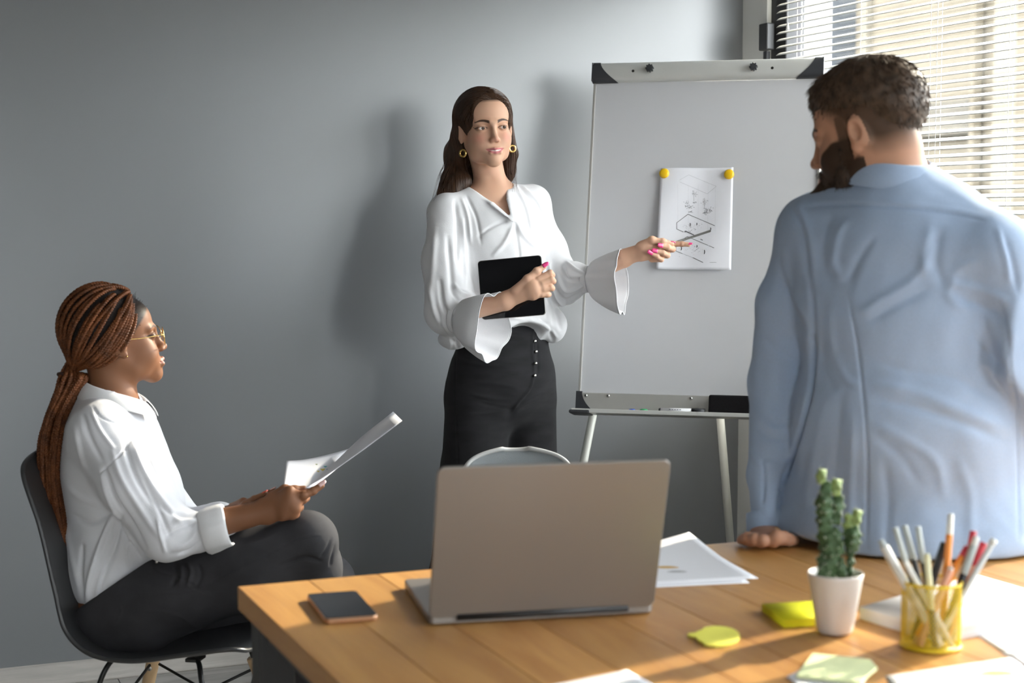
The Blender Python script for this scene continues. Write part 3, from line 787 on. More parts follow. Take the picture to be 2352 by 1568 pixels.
for s_ in (-1, 1): box_obj('end_plate', (s_ * hw, -.006, zc_), (.004, .028, hh * .96), M_bplast, board, bevel=.003)
for px, py in ((1493, 158), (1731, 155)):
    x_, z_ = BL(px, py, .022); bm = bmesh.new(); n = 8; vs = []
    for k in range(n * 4):
        a = 2 * PI * k / (n * 4); r_ = .0125 if k % 4 in (0, 1) else .0095; vs.append((r_ * math.cos(a), 0, r_ * math.sin(a)))
    f0 = [bm.verts.new(v) for v in vs]; f = bm.faces.new(f0); e = bmesh.ops.extrude_face_region(bm, geom=[f])
    bmesh.ops.translate(bm, vec=(0, -.014, 0), verts=[g for g in e['geom'] if isinstance(g, bmesh.types.BMVert)])
    bmesh.ops.recalc_face_normals(bm, faces=bm.faces[:])
    bm_obj('star_knob', bm, M_bplast, board, loc=(x_, -.022, z_), bevel=.001)
for px, py in ((1454, 163), (1774, 156)):
    x_, z_ = BL(px, py, .0215)
    tube_obj('hole', [(x_, -.0222, z_), (x_, -.016, z_)], .0042, mat('hole_dark', (.01, .008, .006), rough=.9), board, sides=14)
# tray: upright plate, corner pieces, ledge
pl_h = zt0
box_obj('tray_back_plate', (0, -.003, .012 + (pl_h - .012) / 2), (BW - .01, .006, pl_h - .012), M_alu, board, bevel=.001)
box_obj('tray_ledge', (0, -.036, .006), (BW + .004, .062, .006), M_alu, board, bevel=.002)
box_obj('tray_lip', (0, -.066, .009), (BW + .004, .004, .012), M_alu_light, board, bevel=.0015)
for s_ in (-1, 1):
    bm = bmesh.new(); pts = [(0, 0)] + [(.018 + .050 * (1 - t) ** 2.0, t * pl_h) for t in np.linspace(0, 1, 12)] + [(0, pl_h)]
    f = bm.faces.new([bm.verts.new((s_ * (-hw - .003 + x_), -.0075, z_ + .004)) for x_, z_ in pts]); e = bmesh.ops.extrude_face_region(bm, geom=[f])
    bmesh.ops.translate(bm, vec=(0, .012, 0), verts=[g for g in e['geom'] if isinstance(g, bmesh.types.BMVert)]); bmesh.ops.recalc_face_normals(bm, faces=bm.faces[:])
    bm_obj('corner_piece', bm, M_bplast, board)
    box_obj('ledge_cap', (s_ * (hw - .022), -.037, .006), (.062, .068, .012), M_bplast, board, bevel=.005)
for px, py in ((1346, 908), (1397, 909), (1587, 915), (1800, 921)):
    x_, z_ = BL(px, py, .006)
    sc_ = tube_obj('screw', [(x_, -.0115, z_), (x_, -.009, z_), (x_, -.005, z_)], [.0028, .0048, .0052], M_zinc, board, sides=14)
    tube_obj('screw_socket', [(x_, -.0122, z_), (x_, -.0105, z_)], .0022, M_bplast, sc_, sides=6)
BMI = Matrix(BM.tolist()).to_4x4(); BMI.translation = Vector(bo); BMI = BMI.inverted()
def b_leg(a, b, r=.0125, m=None):
    a = BMI @ Vector(a); b = BMI @ Vector(b); o = tube_obj('leg', [a, b], r, m or M_ltube, board, sides=16); return o
l0 = b_leg(P(1372, 900, 4.79), PZ(1246, 1545, 0.008)); b_leg(P(1858, 915, 4.62), P(1985, 1600, 4.42) * np.array([1, 1, 0]) + np.array([0, 0, .008]))
rl = P(1655, 965, 4.86); rb = P(1677, 1240, 4.90); rdir = rb - rl; k_ = (rl[2] - .008) / -rdir[2]; b_leg(rl - rdir * .5, rl + rdir * k_)

# the printed sheet and what lies on the tray
M_paper = mat('paper', (.80, .80, .84), rough=.75, spec=.2)
M_paper.node_tree.nodes['Principled BSDF'].inputs['Subsurface Weight'].default_value = 0
M_ink = mat('ink', (.035, .035, .04), rough=.7); M_ink2 = mat('pale_ink', (.28, .28, .30), rough=.8)
c4 = [BL(1518, 387), BL(1685, 385), BL(1680, 621), BL(1509, 619)]
def sheet_off(u, v): return .003 + .010 * v * (.35 + .65 * abs(math.sin(v * 2.4))) * (1 - .5 * math.sin(u * 3.1)) + .0035 * math.sin(u * 7 + v * 3)
def sheet_pt(u, v, extra=0):
    x_ = (1 - v) * ((1 - u) * c4[0][0] + u * c4[1][0]) + v * ((1 - u) * c4[3][0] + u * c4[2][0])
    z_ = (1 - v) * ((1 - u) * c4[0][1] + u * c4[1][1]) + v * ((1 - u) * c4[3][1] + u * c4[2][1])
    return bpt(x_, z_, sheet_off(u, v) + extra)
G = np.array([[sheet_pt(u, v) for u in np.linspace(0, 1, 30)] for v in np.linspace(0, 1, 40)])
sh_obj = tag(grid_mesh('printed_sheet', G, M_paper, thick=.0002, smooth=False), 'white printed sheet with an isometric floor plan pinned to the board', 'paper')
def uv_of(px, py):
    # inverse bilinear by a few Newton steps on the flat sheet
    x_, z_ = BL(px, py, .006); u = v = .5
    for _ in range(12):
        f = lambda u, v: np.array([(1 - v) * ((1 - u) * c4[0][i] + u * c4[1][i]) + v * ((1 - u) * c4[3][i] + u * c4[2][i]) for i in (0, 1)])
        r_ = np.array([x_, z_]) - f(u, v); J = np.stack([(f(u + 1e-4, v) - f(u, v)) / 1e-4, (f(u, v + 1e-4) - f(u, v)) / 1e-4], 1)
        du = np.linalg.solve(J, r_); u += du[0]; v += du[1]
    return u, v
def ink_lines(lines, m):
    V, Q = [], []
    for pts, wpx in lines:
        w_ = wpx * 4.6 / 3650 / 2
        P3 = np.array([sheet_pt(*uv_of(x_, y_), extra=.0006) for x_, y_ in pts])
        for a, b in zip(P3[:-1], P3[1:]):
            d = (b - a) / (np.linalg.norm(b - a) + 1e-9); s_ = np.cross(d, bn); o = len(V)
            V += [a - s_ * w_, a + s_ * w_, b + s_ * w_, b - s_ * w_]; Q.append((o, o + 1, o + 2, o + 3))
    return raw_mesh('printed_plan', V, Q, mat=m, smooth=False)
def zz(x_, y_): return (1400 + x_ / 5.226, 360 + y_ / 5.226)
Ls = [([zz(1265, 830), zz(940, 686), zz(806, 792), zz(806, 866), zz(884, 900)], 1.1), ([zz(906, 905), zz(906, 888), zz(1012, 936)], 1.6), ([zz(878, 992), zz(932, 954), zz(1000, 984), zz(1258, 1098)], 1.0),
      ([zz(797, 1070), zz(797, 1130), zz(874, 1160)], 1.0), ([zz(1000, 1210), zz(1125, 1272)], 1.4), ([zz(1092, 988), zz(1120, 1002)], 1.4)]
for x_, y_, r_ in ((965, 812, 20), (1045, 805, 14), (1214, 868, 16), (860, 1098, 20), (1048, 1074, 14), (1141, 1146, 24)):
    Ls.append(([zz(x_, y_ - r_), zz(x_ + 4, y_), zz(x_ - 2, y_ + r_)], 1.8))
link('printed_plan', ink_lines(Ls, M_ink), sh_obj)['kind'] = 'stuff'
Lp = [([zz(874, 1160), zz(1000, 1210)], .5), ([zz(1206, 1272), zz(1286, 1272)], .8), ([zz(1020, 1136), zz(1074, 1092)], .5), ([zz(840, 280), zz(950, 215), zz(1280, 352), zz(1170, 440), zz(840, 300)], .35)]
rr_ = random.Random(3)
def scrib(cx, cy, rx, ry, n, w_=.5):
    for _ in range(n):
        x_ = cx + rr_.gauss(0, .5) * rx; y_ = cy + rr_.gauss(0, .5) * ry
        Lp.append(([zz(x_, y_), zz(x_ + rr_.uniform(-16, 16), y_ + rr_.uniform(-9, 9))], w_ * rr_.uniform(.6, 1.6)))
scrib(1008, 440, 34, 34, 26); scrib(1135, 540, 36, 36, 26); scrib(920, 545, 30, 20, 18); scrib(955, 595, 55, 22, 34, .8); scrib(1015, 545, 24, 14, 14, .8); scrib(1190, 640, 50, 30, 40, .9); scrib(1155, 668, 22, 22, 26, 1.2)
scrib(960, 655, 60, 12, 18); scrib(1000, 830, 110, 50, 40, .35); scrib(960, 895, 60, 16, 20, .4); scrib(1010, 1110, 130, 60, 40, .3)
for x_ in (1008, 1137): Lp.append(([zz(x_, 400 + (x_ > 1100) * 90), zz(x_, 530 + (x_ > 1100) * 90)], .5))
for x_ in (820, 944, 1062, 1180, 1270): Lp.append(([zz(x_, 330), zz(x_, 900)], .12))
link('printed_plan', ink_lines(Lp, M_ink2), sh_obj)['kind'] = 'stuff'
M_mag = mat('yellow_magnet_plastic', (.86, .52, .01), rough=.3, spec=.5)
def magnet(px, py, r, h, m, label, on_tray=False, grp=None):
    prof = [(0, h), (r * .55, h * .98), (r * .84, h * .8), (r * .98, h * .45), (r, 0), (0, 0)]
    o = lathe('board_magnet', prof, m, seg=28); tag(o, label, 'magnet', grp)
    if on_tray:
        x_, z_ = BL(px, py, .04); o.location = bpt(x_, .0145, .04); o.rotation_euler = Matrix(np.stack([bu, np.cross(bv, bu), bv], 1).tolist()).to_euler()
    else:
        o.location = BG(px, py, .0088); o.rotation_euler = Matrix(np.stack([bu, bv, -bn], 1).tolist()).to_euler()
        o.location = Vector(bpt(*BL(px, py, .012), .0045))
    return o
magnet(1525, 397, .0152, .009, M_mag, 'yellow round magnet at the sheet\'s corner nearer the standing person in white')
magnet(1674, 399, .0152, .009, M_mag, 'yellow round magnet at the sheet\'s corner nearer the window')
magnet(1452, 949, .0110, .006, mat('blue_magnet_plastic', (.03, .10, .50), rough=.3), 'blue round magnet lying on the easel tray', True)
magnet(1478, 949, .0130, .007, mat('green_magnet_plastic', (.03, .33, .12), rough=.3), 'green round magnet lying on the easel tray', True)
def board_frame(o, x_, z_, off):
    o.location = bpt(x_, z_, off); o.rotation_euler = Matrix(BM.tolist()).to_euler()
mk = thing('board_marker', 'white board marker with black cap lying on the easel tray', 'marker')
x0, _ = BL(1512, 950, .05); x1, _ = BL(1618, 954, .05); board_frame(mk, (x0 + x1) / 2, .0195, .045); L_ = x1 - x0
tube_obj('barrel', [(-L_ / 2 + .006, 0, 0), (L_ * .22, 0, 0)], .0068, mat('white_marker_plastic', (.82, .82, .84), rough=.3), mk, sides=16)
tube_obj('end_plug', [(-L_ / 2, 0, 0), (-L_ / 2 + .0065, 0, 0)], [.0045, .0062], M_bplast, mk, sides=16)
tube_obj('cap', [(L_ * .22, 0, 0), (L_ / 2, 0, 0)], .0078, M_bplast, mk, sides=16)
for k in range(5): box_obj('print_mark', (-L_ * .25 + k * .0075, -.0066, .0015), (.0045, .0008, .0022), mat('dark_print', (.15, .16, .2), rough=.5), mk)
er = thing('board_eraser', 'black felt board eraser standing on the easel tray', 'eraser')
x0, z0 = BL(1628, 957, .035); x1, _ = BL(1735, 960, .035); z1 = BL(1680, 909, .035)[1]
board_frame(er, (x0 + x1) / 2, .0125 + (z1 - .0125) / 2, .033)
M_felt = mat('black_felt', (.014, .013, .014), rough=1.0, bump=1.0, bscale=900, spec=.1)
box_obj('felt_pad', (0, -.008, 0), (x1 - x0, .030, z1 - .0125), M_felt, er, bevel=.006, seg=3)
box_obj('grip', (0, .014, 0), ((x1 - x0) * .98, .014, (z1 - .0125) * .9), M_bplast, er, bevel=.004)

# ------------------------------------------------------------------ shared people materials
MAT['skin_fair'] = mat('skin_fair', rough=.55, attr=True, sss=.12, spec=.25, bump=.04, bscale=900)
MAT['skin_dark'] = mat('skin_dark', rough=.52, attr=True, sss=.08, spec=.28, bump=.04, bscale=900)
MAT['blouse'] = mat('white_blouse_cloth', (.66, .655, .665), rough=.85, bump=.25, bscale=700, sheen=.15, spec=.2)
MAT['jeans'] = mat('black_denim', (.0135, .013, .0145), rough=.85, bump=.5, bscale=1100, vary=.35, vscale=14, stretch=(1, 1, 3), spec=.25, sheen=.05)
MAT['gold'] = mat('gold', (.80, .55, .20), rough=.2, metal=1)
MAT['pink_nail'] = mat('pink_nail_polish', (.72, .06, .22), rough=.15, coat=.5)
MAT['button'] = mat('metal_button', (.55, .53, .50), rough=.3, metal=1)
def surf_at(V, px, py, rad=4.0):
    x, y, d = proj(V); m = np.nonzero((np.abs(x - px) < rad) & (np.abs(y - py) < rad))[0]
    if not len(m): m = np.argsort((x - px) ** 2 + (y - py) ** 2)[:20]
    return float(d[m].min())
def cuff(name, rings, m, parent, nth=72, rows=26, ruffle=8, amp=.10, seed=0, thick=.0012):
    """rings: list of (centre, axis, vertical radius, sideways radius); flared sleeve end with ruffles growing to the hem"""
    cs = spline([r[0] for r in rings], rows); axs = spline([r[1] for r in rings], rows); rv = spline([[r[2], r[3], 0] for r in rings], rows)
    G = np.zeros((rows, nth, 3)); th = np.arange(nth) / nth * 2 * PI; rg = np.random.RandomState(seed)
    ph = rg.uniform(0, 6, 4); fr = [ruffle, ruffle + 3, ruffle // 2 + 1, 2 * ruffle]; am = [1, .6, .7, .25]
    for i in range(rows):
        t = i / (rows - 1); a = axs[i] / np.linalg.norm(axs[i]); rr, _, uu = frame3(a, (0, 0, 1))
        w = sum(A_ * np.sin(f * th + p + t * (1 if f % 2 else -.8)) for A_, f, p in zip(am, fr, ph)) / 2.2
        g = 1 + amp * w * (.35 + .65 * t)
        G[i] = cs[i] + (np.sin(th) * rv[i][0] * g)[:, None] * uu + (np.cos(th) * rv[i][1] * g)[:, None] * rr
    o = grid_mesh(name, G, m, parent, thick=thick, close_u=True)
    hem = np.vstack([G[-1], G[-1][:1]]); V, Q, T = tube_data(hem, .0013, 5, False); link('hem', raw_mesh('hem', V, Q, T, mat=m), o)
    return o

# ------------------------------------------------------------------ the standing person
def build_standing():
    t = thing('person', 'standing person in white blouse and black jeans holding a tablet and pointing at the board', 'person', (*P(1120, 1100, 4.6)[:2], 0))
    root = np.array(t.location)
    def att(o): o.parent = t; o.matrix_parent_inverse = Matrix.Translation(-Vector(t.location)); return o
    s_ = 802.0; D = 4.58
    yaw = math.radians(18); fw = -_F0 * math.cos(yaw) + RT * math.sin(yaw) + _Z * .01; up = _Z - RT * .075
    Rr, Ff, Uu = frame3(fw, up); HM = np.stack([Rr, Ff, Uu], 1); HS = np.array([1.0, .97, .905])
    HO = P(1133, 293, 4.47) - Ff * .084 * .97
    hl = lambda x, y, z: HO + HM @ (np.array([x, y, z]) * HS)
    ty = math.radians(20); tf = -_F0 * math.cos(ty) + RT * math.sin(ty); TR, TF, TU = frame3(tf, _Z); TM = np.stack([TR, TF, TU], 1)
    head = head_field(smile=1.3, nose=.86, lips=1.12)
    body = Field()
    body.u(local(head, HO, HM, HS), .001)
    body.u(cap(hl(0, -.028, -.055), P(1133, 450, 4.60), .043, .048), .022)
    for sx in (1, -1): body.u(cap(hl(sx * .030, -.03, -.065), P(1133 + (12 if sx < 0 else -6), 458, 4.555), .010, .008), .02)
    body.u(ecap(P(1020, 482, 4.52), P(1222, 462, 4.66), .045, .045, TF, 1.0), .05)
    body.u(ell(P(1132, 560, 4.60), (.135, .085, .16), TM), .05)
    body.u(ecap(P(1140, 640, 4.60), P(1160, 760, 4.60), .090, .10, TR, 1.25), .05)
    body.u(ell(P(1150, 880, 4.61), (.145, .10, .12), TM), .04)
    # arms
    body.u(cap(P(1024, 490, 4.52), P(1035, 715, 4.44), .040, .034), .02)
    body.u(cap(P(1035, 722, 4.44), P(1160, 693, 4.35), .032, .0235), .015)
    body.u(cap(P(1222, 480, 4.66), P(1290, 645, 4.62), .034, .030), .02)
    body.u(cap(P(1290, 648, 4.62), P(1352, 634, 4.565), .028, .022), .01); body.u(cap(P(1352, 634, 4.565), P(1432, 596, 4.50), .022, .0225), .01)
    # legs inside the jeans
    for a, b, c in ((P(1100, 950, 4.58), P(1085, 1240, 4.56), P(1060, 1520, 4.58)), (P(1215, 940, 4.66), P(1225, 1230, 4.66), P(1225, 1510, 4.70))):
        body.u(cap(a, b, .078, .052), .03); body.u(cap(b, c, .052, .034), .02)
    # hand holding the tablet
    z8 = lambda x, y, d: P(1060 + x / 5.6, 560 + y / 5.6, d)
    body.u(ecap(z8(560, 725, 4.352), z8(930, 560, 4.328), .0155, .0165, z8(560, 500, 4.35) - z8(560, 800, 4.35), 1.55), .012)
    body.u(ecap(z8(900, 590, 4.330), z8(1040, 540, 4.332), .0145, .012, z8(980, 430, 4.33) - z8(1080, 680, 4.33), 1.9), .012)
    fr = {}
    fr['i'] = [z8(995, 450, 4.330), z8(1140, 375, 4.333), z8(1165, 400, 4.375), z8(1075, 430, 4.395)]
    fr['m'] = [z8(1040, 510, 4.326), z8(1160, 460, 4.330), z8(1180, 480, 4.375), z8(1080, 510, 4.397)]
    fr['r'] = [z8(1060, 580, 4.327), z8(1150, 560, 4.331), z8(1165, 570, 4.375), z8(1070, 590, 4.397)]
    fr['p'] = [z8(1040, 650, 4.330), z8(1100, 650, 4.334), z8(1120, 650, 4.372), z8(1040, 660, 4.392)]
    for k in 'imrp': finger_ops(body, fr[k], .0098 if k != 'p' else .0086, .0068, .003)
    th = [z8(700, 600, 4.338), z8(850, 455, 4.330), z8(970, 350, 4.332), z8(1060, 292, 4.336)]
    finger_ops(body, th, .0135, .0072, .006)
    # pointing hand
    z3 = lambda x, y, d: P(1400 + x / 5.226, 360 + y / 5.226, d)
    body.u(ecap(z3(170, 1210, 4.495), z3(470, 1110, 4.472), .0170, .0150, z3(300, 900, 4.47) - z3(300, 1300, 4.48), 1.45), .012)
    body.u(ecap(z3(400, 1130, 4.476), z3(560, 1130, 4.478), .0150, .0130, z3(500, 1000, 4.47) - z3(480, 1260, 4.48), 1.65), .012)
    fl = {}
    fl['t'] = [z3(372, 1070, 4.474), z3(510, 1000, 4.462), z3(640, 1020, 4.462), z3(745, 1042, 4.468)]
    fl['i'] = [z3(600, 1050, 4.492), z3(760, 1046, 4.492), z3(870, 1046, 4.488), z3(950, 1053, 4.484)]
    fl['m'] = [z3(600, 1140, 4.486), z3(758, 1108, 4.478), z3(700, 1085, 4.460), z3(610, 1066, 4.452)]
    fl['r'] = [z3(560, 1195, 4.484), z3(694, 1180, 4.474), z3(640, 1150, 4.458), z3(545, 1130, 4.452)]
    fl['p'] = [z3(510, 1235, 4.482), z3(622, 1232, 4.470), z3(570, 1195, 4.456), z3(490, 1152, 4.450)]
    finger_ops(body, fl['t'], .0118, .0070, .006)
    for k in 'imrp': finger_ops(body, fl[k], .0092 if k != 'p' else .0078, .0064 if k != 'p' else .0056, .003)
    base = (.58, .345, .235)
    def colf(V):
        L = ((V - HO) @ HM) / HS; C = np.tile(np.array(base), (len(V), 1)); m = (np.abs(L[:, 0]) < .1) & (L[:, 2] > -.12) & (L[:, 2] < .2) & (np.abs(L[:, 1]) < .14)
        C[m] = face_paint(L[m], base, (.50, .17, .17), (.035, .016, .010), blush=(.60, .22, .17), liner=(.012, .008, .006), smile=1.3, browthick=1.3, lips=1.12, scalp=(.035, .018, .011), scalp_z=.079)
        return C
    # one skin mesh: a fine head, fine hands and a coarser rest, all cut from the same field
    def zone(lo, hi, res):
        V, Q = body.mesh(lo, hi, res); return V, Q, []
    def around(pts, pad):
        a = np.array(pts); return a.min(0) - pad, a.max(0) + pad
    zs = []
    lo, hi = around([hl(0, 0, .12), hl(0, 0, -.13)], .115); hi[2] += .01; zs.append(zone(lo, hi, .0015)); zneck = lo[2]
    lo, hi = around([p for k in fr for p in fr[k]] + th + [z8(480, 760, 4.35), P(1108, 712, 4.385)], .018); zs.append(zone(lo, hi, .0015))
    lo, hi = around([p for k in fl for p in fl[k]] + [z3(120, 1230, 4.5), P(1392, 612, 4.53)], .018); zs.append(zone(lo, hi, .0015))
    A0 = np.array([P(970, 1560, 4.6), P(1440, 400, 4.5)]); lo = A0.min(0) - .25; hi = A0.max(0) + .2
    V, Q = body.mesh(lo, hi, .006)
    # drop coarse faces wherever a fine zone covers them
    cen = V[Q].mean(1); keep = np.ones(len(Q), bool)
    boxes = [around([hl(0, 0, .12), hl(0, 0, -.13)], .105), around([p for k in fr for p in fr[k]] + th + [z8(480, 760, 4.35), P(1108, 712, 4.385)], .010), around([p for k in fl for p in fl[k]] + [z3(120, 1230, 4.5), P(1392, 612, 4.53)], .010)]
    for l_, h_ in boxes: keep &= ~((cen > l_) & (cen < h_)).all(1)
    zs.append((V, Q[keep], []))
    Vb, Qb, _ = merge(zs)
    skin = att(link('body', raw_mesh('body', Vb, Qb, mat=MAT['skin_fair'], col=colf(Vb))))
    for e in eye_objs(None, HO, HM, HS, look=(-.28, .02), iris=(.060, .026, .012)): att(e)
    for k in 'mrp':
        n_ = nail_obj(None, fl[k][3], fl[k][2], -FW + UP * .1, .0062, .017, MAT['pink_nail'], ext=.003); att(n_)
    att(nail_obj(None, fl['i'][3], fl['i'][2], -FW * .5 + UP * .6, .0050, .012, MAT['pink_nail'], ext=.005))
    att(nail_obj(None, fl['t'][3], fl['t'][2], UP, .0060, .015, MAT['pink_nail'], ext=.003))
    att(nail_obj(None, th[3], th[2], -FW * .8 + UP * .55, .0068, .019, MAT['pink_nail'], ext=.006))
    # ---- blouse
    B = Field()
    B.u(ell(P(1132, 545, 4.60), (.150, .105, .155), TM), .01)
    B.u(ecap(P(1030, 486, 4.53), P(1222, 466, 4.66), .052, .052, TF, 1.0), .05)
    B.u(ecap(P(1136, 580, 4.59), P(1158, 720, 4.58), .118, .122, TR, 1.20), .05)
    B.u(ell(P(1158, 742, 4.58), (.176, .128, .046), TM), .03)
    B.u(ell(P(1042, 778, 4.50), (.045, .05, .030), TM), .03)
    B.u(ell(P(1270, 750, 4.60), (.036, .05, .046), TM), .03)
    B.u(cap(P(1024, 492, 4.525), P(1021, 600, 4.48), .050, .060), .03); B.u(cap(P(1021, 600, 4.48), P(1031, 712, 4.43), .060, .066), .03)
    B.u(cap(P(1028, 720, 4.43), P(1050, 728, 4.39), .060, .040), .02)
    B.u(cap(P(1220, 472, 4.66), P(1258, 570, 4.66), .048, .050), .03); B.u(cap(P(1258, 572, 4.66), P(1296, 652, 4.61), .050, .056), .03)
    B.u(cap(P(1296, 650, 4.61), P(1322, 640, 4.575), .056, .050), .02); B.u(cap(P(1322, 640, 4.575), P(1344, 641, 4.56), .048, .034), .01)
    nk = P(1133, 440, 4.60)
    B.sub(cap(hl(0, -.03, -.10), P(1134, 440, 4.59), .054, .056), .006)
    # V opening: two planes through the view direction and the drawn edges
    def vplane(a, b, inside):
        pa, pb = P(*a, 4.5), P(*b, 4.5); n = np.cross(pb - pa, FW); n /= np.linalg.norm(n)
        if (P(*inside, 4.5) - pa) @ n > 0: n = -n
        return plane(pa, n)
    p1 = vplane((1086, 432), (1178, 503), (1150, 440)); p2 = vplane((1164, 425), (1176, 503), (1150, 440)); p3 = plane(P(1133, 450, 4.585), FW)
    B.sub(lambda p: np.maximum(np.maximum(p1(p), p2(p)), p3(p)), .003)
    for a, b in ((P(1080, 437, 4.545), P(1130, 468, 4.500)), (P(1130, 468, 4.500), P(1180, 508, 4.488)), (P(1167, 424, 4.590), P(1171, 460, 4.515)), (P(1171, 460, 4.515), P(1180, 508, 4.488))):
        B.u(ecap(a, b, .0035, .0035, TR + TU * .4, 2.6), .004)
    B.sub(ell(P(1214, 792, 4.47), (.078, .085, .062), TM), .012)
    B.sub(ell(P(1112, 835, 4.47), (.062, .085, .070), TM), .012)
    inn = Field(); inn.u(ell(P(1150, 800, 4.60), (.150, .105, .12), TM)); B.sub(inn, .004)
    st = []
    S = lambda pts, w, h: st.append((pts, w, h))
    # gathers under both shoulders, drag lines, elbow folds (photo positions)
    for pts, w, h in (
        ([(1060, 455), (1075, 500), (1082, 560)], 4, .004), ([(1072, 450), (1095, 500), (1105, 560)], 3.5, -.004), ([(1045, 462), (1052, 520), (1050, 600)], 5, -.006), ([(1062, 500), (1066, 580), (1072, 660)], 4, .005),
        ([(1075, 560), (1082, 620), (1098, 690)], 5, -.004), ([(1190, 425), (1225, 470), (1240, 520)], 3.5, -.004), ([(1186, 430), (1210, 480), (1222, 540)], 4, .004), ([(1200, 428), (1238, 470), (1252, 530)], 3, .004),
        ([(1182, 505), (1205, 545), (1240, 575)], 5, .004), ([(1182, 505), (1190, 560), (1195, 600)], 4, -.003), ([(1180, 512), (1160, 555), (1130, 590)], 5, .004), ([(1165, 505), (1130, 520), (1095, 545)], 4, -.003),
        ([(1240, 540), (1250, 590), (1262, 640)], 5, -.006), ([(1255, 600), (1268, 650), (1275, 700)], 6, .006), ([(1262, 660), (1280, 720), (1290, 760)], 5, -.005),
        ([(1000, 520), (995, 600), (990, 680)], 7, .004), ([(1028, 540), (1035, 620), (1040, 690)], 6, -.005), ([(985, 650), (1000, 720), (1035, 770)], 6, .005), ([(1010, 640), (1018, 700), (1045, 740)], 5, -.006),
        ([(1040, 650), (1060, 672), (1098, 680)], 5, .006), ([(1038, 668), (1058, 692), (1090, 696)], 4, -.005), ([(1000, 700), (1020, 760), (1050, 790)], 4, -.004),
        ([(1290, 610), (1305, 640), (1340, 640)], 4, -.006), ([(1280, 630), (1300, 668), (1342, 655)], 4, .006), ([(1275, 660), (1300, 690), (1340, 668)], 4, -.005), ([(1300, 600), (1322, 618), (1342, 628)], 3, .005), ([(1262, 640), (1290, 700), (1330, 690)], 4, .004),
        ([(1110, 740), (1150, 728), (1200, 732)], 4, .004), ([(1230, 640), (1255, 700), (1262, 760)], 5, .005), ([(1215, 735), (1250, 745), (1280, 775)], 4, .004), ([(1240, 730), (1262, 752), (1270, 785)], 4, -.005),
        ([(1030, 770), (1035, 790), (1030, 805)], 4, .004), ([(1048, 765), (1050, 785), (1052, 800)], 3, -.004)):
        S(pts, w, h)
    lo, hi = around([P(960, 820, 4.6), P(1350, 400, 4.6), P(1000, 600, 4.35), P(1300, 600, 4.8)], .04)
    V, Q = B.mesh(lo, hi, .003); V = relax(V, Q, 2)
    N = vnormals(V, Q); V = V + N * (vnoise(V * A(1, 1, .5), 38, 5) * .0016 + vnoise(V * A(1, 1, .4), 90, 6) * .0006)[:, None]
    V = creases(V, Q, [(p_, w_, h_ * 1.35) for p_, w_, h_ in st])
    att(link('blouse', raw_mesh('blouse', V, Q, mat=MAT['blouse'])))
    # flared cuffs
    ax1 = RT * .80 - FW * .55 - UP * .12
    att(cuff('sleeve_cuff', [(P(1046, 728, 4.395), RT, .043, .040), (P(1058, 731, 4.385), ax1, .040, .036), (P(1072, 738, 4.375), ax1, .062, .055), (P(1105, 746, 4.35), ax1, .082, .075), (P(1132, 751, 4.335), ax1, .094, .080)], MAT['blouse'], None, seed=2, ruffle=5, amp=.15))
    ax2 = RT * .93 - FW * .30
    att(cuff('sleeve_cuff', [(P(1336, 641, 4.565), RT, .036, .034), (P(1352, 641, 4.555), ax2, .036, .034), (P(1366, 642, 4.545), ax2, .056, .050), (P(1395, 645, 4.52), ax2, .076, .064), (P(1428, 647, 4.49), ax2, .091, .075)], MAT['blouse'], None, seed=5, ruffle=6, amp=.15))
    for c, a, r in ((P(1052, 730, 4.39), ax1, .0425), (P(1345, 641, 4.56), ax2, .0375)):
        rr, _, uu = frame3(a, _Z); th_ = np.linspace(0, 2 * PI, 40)
        G = np.array([[c + (np.cos(q) * rr + np.sin(q) * uu) * r + a * w for q in th_[:-1]] for w in np.linspace(-.009, .009, 5)])
        att(grid_mesh('cuff_band', G, MAT['blouse'], None, thick=.002, close_u=True))
    # ---- jeans
    J = Field()
    J.u(ecap(P(1160, 742, 4.60), P(1155, 830, 4.60), .100, .118, TR, 1.22), .02)
    J.u(ell(P(1150, 895, 4.61), (.163, .120, .125), TM), .05)
    J.u(cap(P(1096, 930, 4.575), P(1089, 1080, 4.575), .092, .094), .03); J.u(cap(P(1089, 1080, 4.575), P(1066, 1330, 4.57), .094, .100), .02); J.u(cap(P(1066, 1330, 4.57), P(1058, 1530, 4.58), .100, .105), .02)
    J.u(cap(P(1213, 930, 4.66), P(1215, 1080, 4.67), .082, .083), .03); J.u(cap(P(1215, 1080, 4.67), P(1224, 1340, 4.68), .083, .090), .02); J.u(cap(P(1224, 1340, 4.68), P(1226, 1500, 4.70), .090, .098), .02)
    for a, b in ((P(1177, 945, 4.50), P(1166, 1100, 4.52)),): J.sub(cap(a, b, .010, .016), .014)
    J.inter(plane(P(1160, 737, 4.6), UP * .9 + RT * .04), .004)
    J.inter(plane((0, 0, .045), (0, 0, -1)), .004)
